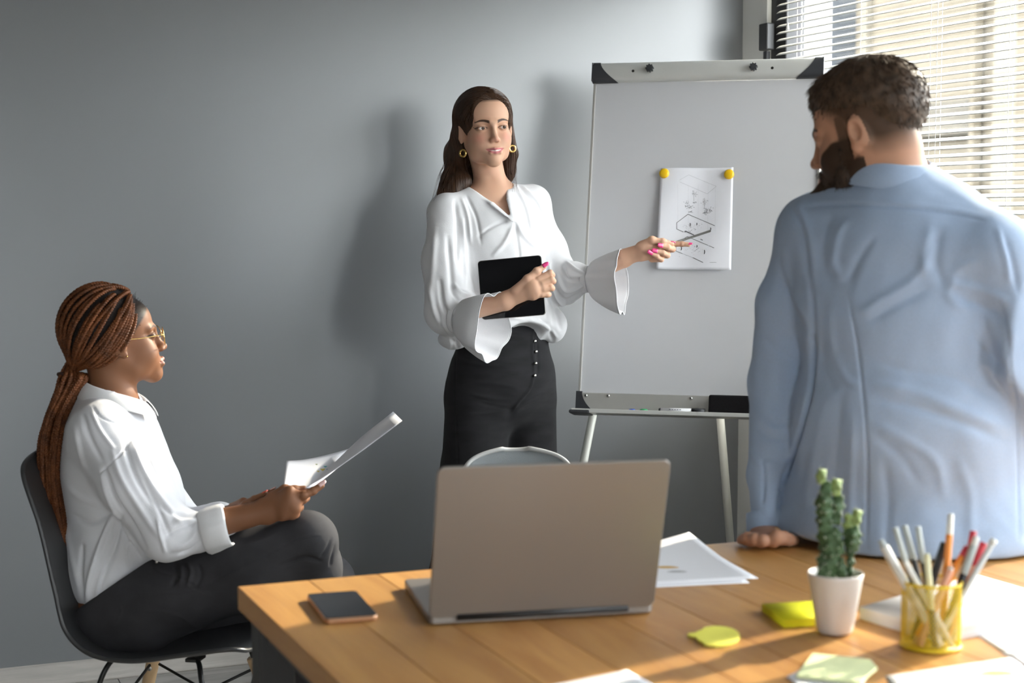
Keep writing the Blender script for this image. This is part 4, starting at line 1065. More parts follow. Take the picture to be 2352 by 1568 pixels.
    js = [([(1226, 745), (1222, 800), (1226, 850), (1218, 890), (1190, 925), (1177, 945)], 2.2, .0035), ([(1233, 770), (1236, 830), (1234, 860)], 2.5, -.003), ([(1040, 790), (1090, 775), (1170, 768), (1225, 772)], 1.6, -.002), ([(1232, 770), (1265, 762)], 1.6, -.002),
          ([(1060, 830), (1110, 838), (1170, 842)], 4, .0015), ([(1090, 878), (1140, 882), (1190, 890)], 4, .002), ([(1080, 905), (1130, 915), (1180, 918)], 4, .002), ([(1100, 925), (1145, 935), (1176, 938)], 3, -.002), ([(1240, 890), (1265, 880), (1278, 872)], 3.5, .002), ([(1200, 925), (1240, 905), (1274, 895)], 3.5, .002), ([(1190, 945), (1230, 925), (1276, 918)], 3, -.002),
          ([(1030, 780), (1026, 850), (1020, 940)], 1.5, .002), ([(1048, 800), (1046, 900), (1052, 1070)], 1.5, -.0015), ([(1060, 955), (1110, 950), (1160, 946)], 4, .0018), ([(1255, 745), (1262, 770), (1258, 800)], 3, -.003)]
    lo, hi = around([P(960, 1560, 4.5), P(1300, 730, 4.75), P(960, 1000, 4.42), P(1300, 1000, 4.8)], .04); lo[2] = .02
    V, Q = J.mesh(lo, hi, .0036); V = relax(V, Q, 1); V = creases(V, Q, js)
    jo = att(link('jeans', raw_mesh('jeans', V, Q, mat=MAT['jeans'])))
    for px, py in ((1229, 783), (1231.5, 807), (1230.5, 834), (1228.5, 862)):
        d = surf_at(V, px, py) - .001; c = P(px, py, d); n_ = -FW * .9 + RT * .35; n_ /= np.linalg.norm(n_)
        att(tube_obj('button', [c - n_ * .003, c + n_ * .001, c + n_ * .003, c + n_ * .0035], [.0038, .0044, .0036, .0015], MAT['button'], sides=16))
    # belt loops on the waistband
    for px in (1176, 1256):
        d = surf_at(V, px, 752) - .002; q = [P(px + 1, 740, d + .002), P(px, 748, d - .003), P(px - 1, 764, d - .003), P(px - 1, 771, d + .002)]
        att(tube_obj('belt_loop', spline(q, 10), .0040, MAT['jeans'], sides=6))
    for px, py in ((1070, 790),):
        d = surf_at(V, px, py); c = P(px, py, d); att(tube_obj('rivet', [c, c - FW * .0025], [.004, .003], MAT['button'], sides=12))
    # shoes
    sm_ = mat('white_shoe_leather', (.6, .6, .58), rough=.5)
    for a in (P(1056, 1535, 4.58), P(1226, 1505, 4.70)):
        Sh = Field(); f = np.array([a[0], a[1], 0]); q = TF * .17
        Sh.u(ecap(f + A(0, 0, .035) - TF * .03, f + q + A(0, 0, .026), .036, .028, TR, 1.15)); Sh.u(cap(f + A(0, 0, .04), f + A(0, 0, .10), .036, .036), .02); Sh.inter(plane((0, 0, .002), (0, 0, -1)), .004)
        V, Q = Sh.mesh(f - A(.2, .3, .02), f + A(.25, .25, .16), .005); att(link('shoe', raw_mesh('shoe', V, Q, mat=sm_)))
    # ---- hair
    MAT['hair_brown'] = mat('brown_hair', (.062, .030, .016), rough=.36, spec=.55, vary=.45, vscale=60, stretch=(1, 1, .08))
    Hh = Field()
    hc = Field().u(ell((0, -.014, .044), (.0830, .1055, .0915)), .01).u(ell((0, -.045, -.02), (.074, .065, .085)), .03)
    hc.sub(ell((-.004, .100, -.040), (.064, .074, .125)), .006); hc.sub(ell((0, .075, -.02), (.058, .05, .085)), .01)
    hc.sub(ell((.080, .005, -.020), (.030, .019, .040)), .008)
    Hh.u(local(hc, HO, HM, HS), .001)
    Hh.u(cap(hl(.070, -.030, -.01), P(1046, 360, 4.60), .020, .026), .02); Hh.u(ecap(P(1046, 345, 4.60), P(1049, 420, 4.57), .024, .028, RT, 1.2), .02)
    Hh.u(ecap(P(1048, 415, 4.565), P(1032, 452, 4.52), .028, .012, RT, 1.5), .02); Hh.u(cap(P(1025, 430, 4.55), P(988, 495, 4.50), .017, .004), .02)
    Hh.u(ecap(hl(-.060, -.035, -.01), P(1168, 395, 4.62), .018, .013, RT, 1.1), .02); Hh.u(cap(P(1172, 385, 4.62), P(1168, 425, 4.605), .013, .004), .015)
    Hh.u(cap(hl(-.070, -.012, .030), P(1179, 352, 4.605), .014, .0115), .012); Hh.u(cap(P(1179, 352, 4.605), P(1172, 400, 4.61), .0115, .010), .012)
    Hh.u(ecap(hl(0, -.075, -.02), P(1110, 425, 4.66), .040, .030, RT, 1.7), .03)
    lo, hi = around([P(965, 505, 4.5), P(1200, 185, 4.7), hl(0, 0, .12)], .06)
    V, Q = Hh.mesh(lo, hi, .0028); V = relax(V, Q, 1)
    MAT['hair_base'] = mat('brown_hair_base', (.040, .020, .011), rough=.8, spec=.08, vary=.4, vscale=60, stretch=(1, 1, .08))
    ho = att(link('hair', raw_mesh('hair', V, Q, mat=MAT['hair_base'])))
    # strands that follow the mass
    rg = np.random.RandomState(11); Lc = ((V - HO) @ HM) / HS
    part = (Lc[:, 2] > .015) ; idx = rg.choice(np.nonzero(part)[0], 2400, replace=True); p0 = V[idx]
    def dirf(p, i):
        L = ((p - HO) @ HM) / HS; side = np.sign(L[:, 0] + .012)
        v = np.tile(np.array([0, 0, -1.0]), (len(p), 1)); a = np.clip((L[:, 2] - .02) / .08, 0, 1)[:, None]
        v = v * (1 - a * .75) + (side[:, None] * HM[:, 0]) * a * 1.1 - HM[:, 1] * (.25 + a * .5) * (L[:, 2] > -.02)[:, None]
        return v
    pth = flow(Hh, p0, dirf, 24, .0145, .0006, .0012, rg)
    V2, Q2 = strand_mesh(pth, .0009, .0004)
    so = att(link('hair_strands', raw_mesh('hair_strands', V2, Q2, mat=MAT['hair_brown']))); so['kind'] = 'stuff'
    # a few loose ends over shoulder and collar
    lo_ = []
    for k in range(26):
        a = P(1170 + rg.uniform(-8, 8), 362 + rg.uniform(-12, 12), 4.60); b = P(1180 + rg.uniform(-18, 8), 385, 4.60); c = P(1178 + rg.uniform(-14, 16), 430 + rg.uniform(-10, 28), 4.575 - rg.uniform(0, .03))
        lo_.append(spline([a, (a + b) / 2 + RT * rg.uniform(-.002, .004), b, c], 14))
    for k in range(60):
        a = P(1028 + rg.uniform(-2, 22), 350 + rg.uniform(-10, 30), 4.575); b = P(1012 + rg.uniform(-4, 30), 400, 4.56); c = P(985 + rg.uniform(-6, 60), 480 + rg.uniform(-30, 30), 4.49 + rg.uniform(-.01, .02))
        lo_.append(spline([a, b, c], 14))
    V3, Q3 = strand_mesh(np.array(lo_), .00045, .0002); so2 = att(link('loose_strands', raw_mesh('loose_strands', V3, Q3, mat=MAT['hair_brown']))); so2['kind'] = 'stuff'
    # hoops
    for c, r, ax_ in ((P(1063, 352, 4.50), .0095, Ff * .7 + Rr * .7), (P(1177, 341, 4.54), .0090, Ff)):
        rr, _, uu = frame3(ax_, _Z); q = np.linspace(0, 2 * PI, 30); pts = [c + (np.cos(a) * rr + np.sin(a) * uu) * r for a in q]
        att(tube_obj('hoop_earring', pts, .0030, MAT['gold'], sides=10, cap=False))
    # things in the hands
    tb = thing('tablet', 'black tablet held against the white blouse', 'tablet')
    a, b, c = P(1097, 599, 4.400), P(1244, 585, 4.350), P(1263, 722, 4.345)
    u_ = (b - a); w_ = np.linalg.norm(u_); u_ /= w_; v_ = c - b; v_ -= u_ * (v_ @ u_); h_ = np.linalg.norm(v_); v_ /= h_; n_ = np.cross(u_, -v_)
    if n_ @ FW > 0: n_ = -n_
    mtx = Matrix(np.stack([u_, -v_, np.cross(u_, -v_)], 1).tolist()); cen_ = a + u_ * w_ / 2 + v_ * h_ / 2 + FW * .006
    tb.location = cen_; tb.rotation_euler = mtx.to_euler(); sg = 1 if np.cross(u_, -v_) @ FW < 0 else -1
    def rrect(name, w, h, t, r, m, par, z=0):
        bm = bmesh.new(); vs = []
        for cx, cy, a0 in ((w / 2 - r, h / 2 - r, 0), (-w / 2 + r, h / 2 - r, 90), (-w / 2 + r, -h / 2 + r, 180), (w / 2 - r, -h / 2 + r, 270)):
            for k in range(7): q_ = math.radians(a0 + 15 * k); vs.append(bm.verts.new((cx + r * math.cos(q_), cy + r * math.sin(q_), z - t / 2)))
        f = bm.faces.new(vs); e = bmesh.ops.extrude_face_region(bm, geom=[f]); bmesh.ops.translate(bm, vec=(0, 0, t), verts=[g for g in e['geom'] if isinstance(g, bmesh.types.BMVert)]); bmesh.ops.recalc_face_normals(bm, faces=bm.faces[:])
        return bm_obj(name, bm, m, par, bevel=min(.001, t / 3))
    global round_slab; round_slab = rrect
    rrect('casing', w_, h_, .006, .010, mat('tablet_metal', (.35, .33, .32), rough=.35, metal=.8), tb)
    rrect('screen', w_ - .003, h_ - .003, .0014, .009, mat('tablet_glass', (.006, .006, .007), rough=.09, spec=.5), tb, z=sg * .0030)
    sty = thing('stylus', 'thin dark stylus pointing at the floor plan sheet', 'stylus')
    a = z3(470, 1135, 4.462); b = P(1632, 530, 4.66); d_ = (b - a) / np.linalg.norm(b - a)
    msty = mat('dark_stylus', (.045, .042, .036), rough=.4); tube_obj('shaft', [a, b - d_ * .003], .0034, msty, sty, sides=12); tube_obj('tip', [b - d_ * .003, b], [.0034, .0020], M_bplast, sty, sides=10)
if 'standing' not in SKIP: build_standing()

# ------------------------------------------------------------------ the seated person
def around(pts, pad):
    a = np.array(pts); return a.min(0) - pad, a.max(0) + pad
def skin_mesh(F, fine, coarse, cres, fres, colf, m):
    """one skin mesh: fine zones (head, hands) and a coarser rest, all cut from the same field"""
    zs = []
    for pts, pad in fine:
        lo, hi = around(pts, pad); V, Q = F.mesh(lo, hi, fres); zs.append((V, Q, []))
    V, Q = F.mesh(coarse[0], coarse[1], cres); cen = V[Q].mean(1); keep = np.ones(len(Q), bool)
    for pts, pad in fine:
        lo, hi = around(pts, pad * .9); keep &= ~((cen > lo) & (cen < hi)).all(1)
    zs.append((V, Q[keep], [])); Vb, Qb, _ = merge(zs)
    return raw_mesh('body', Vb, Qb, mat=m, col=colf(Vb))
def braid_data(pts, r, pitch, sides=5):
    """a three-strand plait swept along pts"""
    pts = np.asarray(pts, float); seg = np.linalg.norm(np.diff(pts, axis=0), axis=1); s = np.concatenate([[0], np.cumsum(seg)]); L_ = s[-1]
    n = max(8, int(L_ / pitch * 8)); u = np.linspace(0, L_, n); c = np.stack([np.interp(u, s, pts[:, i]) for i in range(3)], -1)
    T, N, B = frames(c); out = []
    taper = np.clip((L_ - u) / .03, .35, 1)[:, None]
    for k in range(3):
        a = u / pitch * 2 * PI + k * 2 * PI / 3
        q = c + (N * (np.sin(a) * r * .58)[:, None] + B * (np.sin(2 * a) * r * .36)[:, None]) * taper
        out.append(tube_data(q, r * .50 * taper[:, 0], sides, True))
    return merge(out)
def build_seated():
    MAT['shirt_white'] = mat('white_shirt_cloth', (.66, .66, .69), rough=.85, bump=.25, bscale=700, sheen=.1, spec=.2)
    t = thing('person', 'seated person with long auburn braids, round glasses and white shirt reading papers', 'person', (*P(330, 1200, 3.5)[:2], 0))
    def att(o): o.parent = t; o.matrix_parent_inverse = Matrix.Translation(-Vector(t.location)); return o
    al = math.radians(24); fw = RT * math.cos(al) + _F0 * math.sin(al) + _Z * .15; up = _Z * 1.0 - RT * .03
    Rr, Ff, Uu = frame3(fw, up); HM = np.stack([Rr, Ff, Uu], 1); HS = np.array([.96, .97, .88])
    HO = P(278, 800, 3.44) - HM @ (np.array([.073, -.005, -.014]) * HS)
    hl = lambda x, y, z: HO + HM @ (np.array([x, y, z]) * HS)
    a2 = math.radians(8); tf = RT * math.cos(a2) + _F0 * math.sin(a2); TR, TF, TU = frame3(tf, _Z); TM = np.stack([TR, TF, TU], 1)
    body = Field()
    body.u(local(head_field(nose=1.12, lips=1.5, open_mouth=.6), HO, HM, HS), .001)
    body.u(cap(hl(0, -.030, -.055), P(262, 905, 3.50), .044, .050), .022)
    body.u(ecap(P(228, 990, 3.42), P(262, 985, 3.68), .045, .045, TF, 1.0), .05)
    body.u(ell(P(265, 1070, 3.55), (.13, .085, .15), TM), .05)
    body.u(ecap(P(278, 1150, 3.55), P(285, 1330, 3.54), .088, .10, TR, 1.3), .05)
    body.u(ell(P(290, 1385, 3.54), (.15, .12, .085), TM), .04)
    body.u(cap(P(235, 1000, 3.40), P(388, 1228, 3.36), .042, .036), .02); body.u(cap(P(388, 1228, 3.36), P(612, 1174, 3.37), .037, .0235), .015)
    body.u(cap(P(268, 1000, 3.70), P(420, 1225, 3.72), .042, .036), .02); body.u(cap(P(420, 1225, 3.72), P(548, 1178, 3.46), .036, .0235), .015)
    body.u(cap(P(310, 1385, 3.45), P(690, 1250, 3.43), .060, .038), .03); body.u(cap(P(320, 1400, 3.66), P(720, 1355, 3.63), .060, .036), .03)
    z7 = lambda x, y, d: P(500 + x / 5.113, 930 + y / 5.113, d)
    body.u(ecap(z7(560, 1245, 3.368), z7(860, 1130, 3.352), .0165, .0165, z7(700, 900, 3.36) - z7(740, 1300, 3.36), 1.75), .012)
    body.u(ecap(z7(820, 1150, 3.353), z7(900, 1170, 3.356), .0155, .0125, z7(880, 1040, 3.36) - z7(860, 1320, 3.36), 2.2), .012)
    fr = {}
    fr['i'] = [z7(880, 1060, 3.354), z7(1010, 1060, 3.352), z7(1120, 1010, 3.360), z7(1215, 945, 3.366)]
    fr['m'] = [z7(915, 1140, 3.352), z7(1000, 1110, 3.366), z7(1035, 1090, 3.392), z7(960, 1060, 3.412)]
    fr['r'] = [z7(915, 1215, 3.352), z7(955, 1200, 3.372), z7(950, 1170, 3.398), z7(880, 1120, 3.412)]
    fr['p'] = [z7(890, 1290, 3.354), z7(915, 1280, 3.374), z7(905, 1240, 3.396), z7(850, 1180, 3.408)]
    for k in 'imrp': finger_ops(body, fr[k], .0102 if k != 'p' else .0090, .0072, .003)
    th = [z7(640, 1080, 3.372), z7(790, 1000, 3.372), z7(900, 1000, 3.380), z7(1010, 985, 3.386)]
    finger_ops(body, th, .0125, .0075, .006)
    # the far hand folded over the forearm
    body.u(ecap(z7(200, 1270, 3.455), z7(330, 1190, 3.42), .015, .014, z7(200, 1100, 3.4) - z7(300, 1300, 3.4), 1.5), .012)
    fl = [[z7(250, 1240, 3.418), z7(330, 1160, 3.398), z7(430, 1105, 3.390), z7(560, 1045, 3.386)],
          [z7(230, 1260, 3.412), z7(300, 1200, 3.390), z7(370, 1180, 3.378), z7(450, 1160, 3.372)],
          [z7(340, 1200, 3.436), z7(450, 1110, 3.420), z7(550, 1060, 3.410), z7(650, 1010, 3.404)],
          [z7(200, 1280, 3.415), z7(240, 1235, 3.385), z7(270, 1240, 3.372), z7(300, 1250, 3.366)]]
    for f in fl: finger_ops(body, f, .0090, .0066, .003)
    base = (.205, .090, .045)
    def colf(V):
        L = ((V - HO) @ HM) / HS; C = np.tile(np.array(base), (len(V), 1)); m = (np.abs(L[:, 0]) < .1) & (L[:, 2] > -.12) & (L[:, 2] < .2) & (np.abs(L[:, 1]) < .14)
        C[m] = face_paint(L[m], base, (.36, .15, .12), (.03, .014, .010), liner=(.010, .006, .005), browthick=1.0, lips=1.5, open_mouth=.6, scalp=None)
        f = L; sc = np.clip((f[:, 2] - .052 + (-(f[:, 1]) + .05).clip(0) * .9) / .01, 0, 1) * (f[:, 1] < .075) * (f[:, 2] > -.02) * m * (np.abs(f[:, 0]) < .09)
        hl_ = np.clip(((-f[:, 1]) + .045 + (f[:, 2] - .03) * .9) / .008, 0, 1) * (f[:, 2] > .012) * m
        C[:] = C * (1 - hl_[:, None]) + np.array((.020, .012, .009)) * hl_[:, None]
        return C
    fine = [([hl(0, 0, .12), hl(0, 0, -.12)], .125), ([p for k in fr for p in fr[k]] + th + [z7(520, 1250, 3.37), z7(60, 1420, 3.362)], .018), ([p for f in fl for p in f], .016)]
    skin = att(link('body', skin_mesh(body, fine, around([P(120, 1450, 3.4), P(800, 880, 3.8), P(300, 900, 3.3)], .12), .0065, .0015, colf, MAT['skin_dark'])))
    for e in eye_objs(None, HO, HM, HS, look=(-.05, .03), iris=(.03, .015, .01)): att(e)
    mn = mat('pale_pink_nail', (.72, .48, .46), rough=.15, coat=.4)
    att(nail_obj(None, fr['i'][3], fr['i'][2], -FW * .6 + UP * .7, .0062, .018, mn, ext=.004))
    att(nail_obj(None, fl[0][3], fl[0][2], UP, .0055, .012, mat('coral_nail', (.66, .10, .07), rough=.2), ext=.002)); att(nail_obj(None, fl[2][3], fl[2][2], UP, .0055, .012, mn, ext=.003))
    # ear stud
    att(lathe('ear_stud', [(0, .002), (.0016, .0014), (.0020, 0), (.0012, -.001), (0, -.001)], MAT['gold'], seg=12, loc=Vector(hl(.0775, .004, -.036))))
    # ---- shirt
    S = Field()
    S.u(ell(P(255, 1050, 3.55), (.165, .112, .15), TM), .01)
    S.u(ecap(P(226, 985, 3.42), P(260, 985, 3.68), .052, .052, TF, 1.1), .05)
    S.u(cap(P(248, 925, 3.50), P(252, 985, 3.53), .060, .09), .05)
    S.u(ecap(P(280, 1110, 3.55), P(262, 1290, 3.54), .118, .112, TR, 1.3), .05)
    S.u(ell(P(236, 1322, 3.52), (.120, .058, .065), TM), .05)
    S.u(ell(P(345, 1180, 3.50), (.13, .075, .10), TM), .05)
    S.u(cap(P(230, 1000, 3.395), P(300, 1105, 3.365), .058, .064), .04); S.u(cap(P(300, 1105, 3.365), P(385, 1220, 3.355), .064, .056), .03)
    S.u(cap(P(385, 1222, 3.355), P(455, 1222, 3.358), .056, .040), .03); S.u(cap(P(455, 1222, 3.358), P(480, 1220, 3.36), .040, .036), .01)
    S.u(cap(P(268, 1000, 3.70), P(420, 1222, 3.73), .062, .058), .03); S.u(cap(P(420, 1222, 3.73), P(505, 1195, 3.56), .055, .042), .02)
    pa, pb = P(195, 1402, 3.4), P(362, 1288, 3.4); n_ = np.cross(pb - pa, FW); n_ /= np.linalg.norm(n_); n_ = n_ if n_[2] < 0 else -n_
    lim = plane(pa, n_); armguard = plane(P(352, 1200, 3.4), -TF)
    S.sub(cap(hl(0, -.035, -.09), P(262, 915, 3.50), .050, .054), .006)
    cutf = lambda p: np.minimum(-lim(p), 9)          # positive inside the kept side
    S.inter(lambda p: np.minimum(lim(p), plane(P(352, 1240, 3.4), -TF)(p)), .006)
    st = [([(300, 1000), (330, 1080), (375, 1150), (415, 1200)], 6, .005), ([(285, 1010), (310, 1090), (350, 1160)], 6, -.006), ([(255, 1030), (280, 1100), (330, 1180), (370, 1240)], 7, .005), ([(240, 1070), (262, 1140), (300, 1200), (335, 1262)], 5, -.009),
          ([(228, 1075), (250, 1150), (290, 1215), (325, 1275)], 4, .005), ([(170, 980), (190, 1060), (215, 1110)], 6, .005), ([(190, 950), (205, 1000), (235, 1060)], 6, -.005), ([(210, 945), (232, 990), (262, 1030)], 4, .004),
          ([(145, 1100), (180, 1140), (230, 1160)], 7, .004), ([(160, 1180), (210, 1200), (262, 1170)], 6, -.005), ([(265, 1168), (230, 1250), (205, 1330), (200, 1390)], 5, .008), ([(280, 1180), (262, 1260), (235, 1330), (225, 1380)], 6, -.008), ([(300, 1220), (292, 1270), (300, 1310)], 4, .004), ([(190, 1250), (185, 1320), (190, 1380)], 5, -.006), ([(240, 1300), (225, 1350), (222, 1385)], 4, .006),
          ([(150, 1200), (165, 1280), (180, 1350)], 6, .004), ([(440, 1185), (400, 1180), (370, 1160)], 6, -.006), ([(450, 1200), (410, 1215), (375, 1235)], 5, -.006), ([(455, 1215), (430, 1245), (395, 1265)], 5, .006), ([(458, 1240), (440, 1262), (410, 1272)], 4, -.006), ([(452, 1195), (425, 1195), (395, 1200)], 4, .005),
          ([(350, 960), (368, 1020), (390, 1080), (415, 1140)], 3, .003), ([(330, 980), (350, 1060), (385, 1120)], 5, .004), ([(212, 930), (235, 960), (300, 985), (305, 1010)], 1.8, -.003), ([(305, 1005), (270, 1050), (235, 1080), (228, 1100)], 1.8, -.003), ([(290, 1230), (297, 1280), (300, 1320)], 1.5, -.002),
          ([(330, 1100), (370, 1180), (390, 1230)], 5, -.004), ([(360, 1190), (372, 1240), (380, 1270)], 4, .005), ([(260, 1180), (300, 1250), (330, 1290)], 4, -.005)]
    lo, hi = around([P(110, 1400, 3.5), P(520, 900, 3.5), P(300, 1000, 3.28), P(300, 1000, 3.8)], .03)
    V, Q = S.mesh(lo, hi, .0032); V = relax(V, Q, 2); N = vnormals(V, Q)
    V = V + N * (vnoise(V * A(1, 1, .7), 30, 15) * .0020 + vnoise(V, 85, 16) * .0006)[:, None]; V = creases(V, Q, st)
    att(link('shirt', raw_mesh('shirt', V, Q, mat=MAT['shirt_white'])))
    # rolled cuff
    c0, c1 = P(468, 1222, 3.358), P(520, 1206, 3.36); ax = (c1 - c0) / np.linalg.norm(c1 - c0); rr, _, uu = frame3(ax, _Z)
    th_ = np.arange(56) / 56 * 2 * PI; prof = [(0, .039), (-.001, .0445), (.004, .0475), (.020, .0480), (.040, .0465), (.051, .0455), (.055, .0430), (.052, .0405), (.030, .038), (.010, .037)]
    G = np.array([[c0 + ax * a + (np.cos(q) * rr + np.sin(q) * uu) * (r * (1 + .035 * math.sin(3 * q + a * 60) + .02 * math.sin(7 * q))) + ax * .002 * math.sin(q * 2) for q in th_] for a, r in prof])
    att(grid_mesh('rolled_cuff', G, MAT['blouse'], None, thick=.0015, close_u=True))
    # collar: a folded band that stands round the neck and falls to a point in front
    nc = P(256, 905, 3.50); ring_in, ring_out, ring_top = [], [], []
    k = 40
    for i in range(k):
        a = -PI * .93 + i / (k - 1) * 2 * PI * .93; d = -TF * math.cos(a) + TR * math.sin(a) * 1.05       # starts at front, round the back
        fr_ = .5 - .5 * math.cos(a); front = 1 - fr_
        f = abs(a) / PI
        top = nc + d * .056 + _Z * (.042 - .060 * f ** 1.3) + TF * (.020 * f)
        out = nc + d * (.075 + .018 * f) + _Z * (-.004 - .062 * f ** 2) + TF * (.012 * f)
        base_ = nc + d * .060 + _Z * (-.006 - .03 * f) + TF * .012 * f
        ring_in.append(base_); ring_top.append(top); ring_out.append(out)
    G = np.array([ring_in, [(a + b) / 2 + (a - nc) * .02 for a, b in zip(ring_in, ring_top)], ring_top, [a * .5 + b * .5 + (b - nc) * .08 for a, b in zip(ring_top, ring_out)], ring_out])
    co = att(grid_mesh('collar', G, MAT['blouse'], None, thick=.0025)); md = co.modifiers.new('s', 'SUBSURF'); md.levels = md.render_levels = 2
    # ---- jeans
    MAT['jeans2'] = mat('charcoal_denim', (.040, .039, .043), rough=.85, bump=.5, bscale=1100, vary=.3, vscale=10, spec=.25)
    J = Field()
    J.u(ell(P(270, 1395, 3.54), (.165, .118, .095), TM), .02)
    J.u(ecap(P(285, 1330, 3.54), P(290, 1400, 3.54), .098, .11, TR, 1.35), .03)
    J.u(cap(P(330, 1392, 3.45), P(560, 1310, 3.42), .093, .080), .05); J.u(cap(P(560, 1310, 3.42), P(705, 1244, 3.42), .080, .066), .03)
    J.u(cap(P(705, 1244, 3.42), P(722, 1300, 3.47), .063, .058), .015); J.u(cap(P(722, 1300, 3.47), P(760, 1500, 3.62), .056, .045), .02)
    J.u(cap(P(330, 1405, 3.66), P(748, 1338, 3.60), .090, .062), .03); J.u(cap(P(748, 1338, 3.60), P(706, 1545, 3.70), .064, .045), .02)
    J.inter(lambda p: -plane(pa, n_)(p) - .012, .004)
    js = [([(350, 1290), (362, 1310), (420, 1330), (470, 1360), (500, 1355)], 2, -.002), ([(400, 1290), (405, 1320), (395, 1345)], 5, -.006), ([(430, 1290), (440, 1315), (430, 1345)], 4, .006), ([(415, 1290), (418, 1320), (412, 1350)], 4, .004), ([(455, 1295), (462, 1320), (450, 1350)], 4, -.004),
          ([(320, 1345), (400, 1362), (480, 1340), (600, 1280), (700, 1232), (745, 1230)], 1.8, .0018), ([(330, 1400), (400, 1410), (450, 1440), (460, 1460)], 1.8, .0016), ([(275, 1385), (278, 1410), (255, 1435)], 1.6, .0016), ([(762, 1235), (750, 1262), (735, 1280)], 3, -.004), ([(770, 1250), (762, 1280), (758, 1300)], 3, -.003),
          ([(640, 1300), (700, 1280), (740, 1290)], 4, -.005), ([(560, 1250), (600, 1240), (640, 1222)], 5, .002)]
    lo, hi = around([P(170, 1480, 3.5), P(800, 1180, 3.5), P(500, 1300, 3.3), P(500, 1300, 3.85), P(700, 1550, 3.72)], .05)
    V, Q = J.mesh(lo, hi, .0038); V = relax(V, Q, 1); V = creases(V, Q, js)
    att(link('jeans', raw_mesh('jeans', V, Q, mat=MAT['jeans2'])))
    c = P(360, 1290, surf_at(V, 360, 1292)); att(tube_obj('rivet', [c, c - FW * .003], [.004, .003], MAT['button'], sides=12))
    sh_ = mat('black_shoe', (.02, .02, .02), rough=.4)
    for a, q in ((P(765, 1530, 3.63), TF), (PZ(690, 1600, .05), TF)):
        Sh = Field(); f = np.array(a); z0 = 0 if f[2] < .12 else f[2] - .045
        f[2] = z0; Sh.u(ecap(f + A(0, 0, .045) - q * .03, f + q * .17 + A(0, 0, .032), .036, .028, TR, 1.15)); Sh.u(cap(f + A(0, 0, .05), f + A(0, 0, .12), .036, .036), .02); Sh.inter(plane(f + A(0, 0, .002), (0, 0, -1)), .004)
        V, Q = Sh.mesh(f - A(.15, .2, .02), f + A(.3, .2, .18), .005); att(link('shoe', raw_mesh('shoe', V, Q, mat=sh_)))
    # ---- glasses
    gl = mat('clear_lens', (1, 1, 1), rough=.02, trans=1.0, spec=.5); rim = MAT['gold']
    lens = M_glass
    for sx in (1, -1):
        c = np.array([sx * .0335, .1005, -.006]); q = np.linspace(0, 2 * PI, 36)
        pts = [hl(*(c + np.array([.0245 * math.cos(a), -.004 * math.cos(a) * sx, .0225 * math.sin(a)]))) for a in q]
        g = att(tube_obj('lens_rim', pts, .0011, rim, sides=8, cap=False))
        G = np.array([[hl(*(c + np.array([.0240 * r_ * math.cos(a), -.004 * math.cos(a) * sx * r_ + .001 * (1 - r_ ** 2), .0220 * r_ * math.sin(a)]))) for a in q[:-1]] for r_ in np.linspace(.02, 1, 6)])
        att(grid_mesh('lens', G, lens, None, close_u=True))
        att(tube_obj('temple', spline([hl(sx * .058, .097, 0), hl(sx * .068, .090, .001), hl(sx * .0745, .040, .002), hl(sx * .0775, -.004, .006), hl(sx * .0775, -.020, -.010)], 24), .0011, rim, sides=8))
    att(tube_obj('bridge', spline([hl(.010, .1005, -.002), hl(0, .104, .001), hl(-.010, .1005, -.002)], 10), .0011, rim, sides=8))
    for sx in (1, -1): att(lathe('nose_pad', [(0, .002), (.003, .001), (.003, -.001), (0, -.002)], gl, seg=12, loc=Vector(hl(sx * .0115, .094, -.010))))
    # ---- hair: dark roots and auburn braids
    Mroot = mat('dark_roots', (.016, .011, .010), rough=.9, bump=1.0, bscale=500)
    Mbr = mat('auburn_braid', (.120, .038, .011), rough=.5, spec=.3, vary=.45, vscale=45)
    hc = Field().u(ell((0, -.018, .040), (.0785, .0930, .0960)), .01).u(ell((0, -.050, .00), (.062, .045, .050)), .03)
    hc.sub(ell((0, .105, -.045), (.090, .078, .125)), .010); hc.sub(ell((.075, .010, -.045), (.040, .035, .062)), .01); hc.sub(ell((-.075, .010, -.045), (.040, .035, .062)), .01)
    HF = Field().u(local(hc, HO, HM, HS), .001)
    lo, hi = around([hl(0, 0, .13), hl(0, 0, -.1)], .12); V, Q = HF.mesh(lo, hi, .0025); N = vnormals(V, Q); V = V + N * (vnoise(V, 500, 8) * .0010)[:, None]
    ho = att(link('hair', raw_mesh('hair', V, Q, mat=Mroot)))
    rg = np.random.RandomState(5)
    L = ((V - HO) @ HM) / HS; near = np.nonzero((L[:, 1] > .02) & (L[:, 2] > .03))[0]; ids = rg.choice(near, 500)
    st_ = []
    for i in ids:
        v = N[i] * .6 + rg.normal(size=3) * .6 - Ff * .4; p = V[i]; st_.append([p + v * s * .005 + np.array([0, 0, .5 * (s ** 2) * .004]) for s in (0, .4, .8, 1.2)])
    V3, Q3 = strand_mesh(np.array(st_), .0004, .0002); so = link('baby_hair', raw_mesh('baby_hair', V3, Q3, mat=Mroot), ho); so['kind'] = 'stuff'
    gat = P(158, 850, 3.475); gl_ = ((gat - HO) @ HM) / HS; cen = np.array([0, -.020, .038]); rad = np.array([.083, .097, .106])
    gd = (gl_ - cen); gdir = gd / rad; gdir /= np.linalg.norm(gdir); groll = 0
    starts = []
    for a in np.linspace(4, 176, 17): starts.append((math.radians(a), .62 + rg.uniform(-.03, .03), 0))       # hairline row
    for a in np.linspace(12, 168, 13): starts.append((math.radians(a), .28 + rg.uniform(-.05, .05), 1))
    for a in np.linspace(20, 160, 9): starts.append((math.radians(a), -.15 + rg.uniform(-.05, .05), 2))
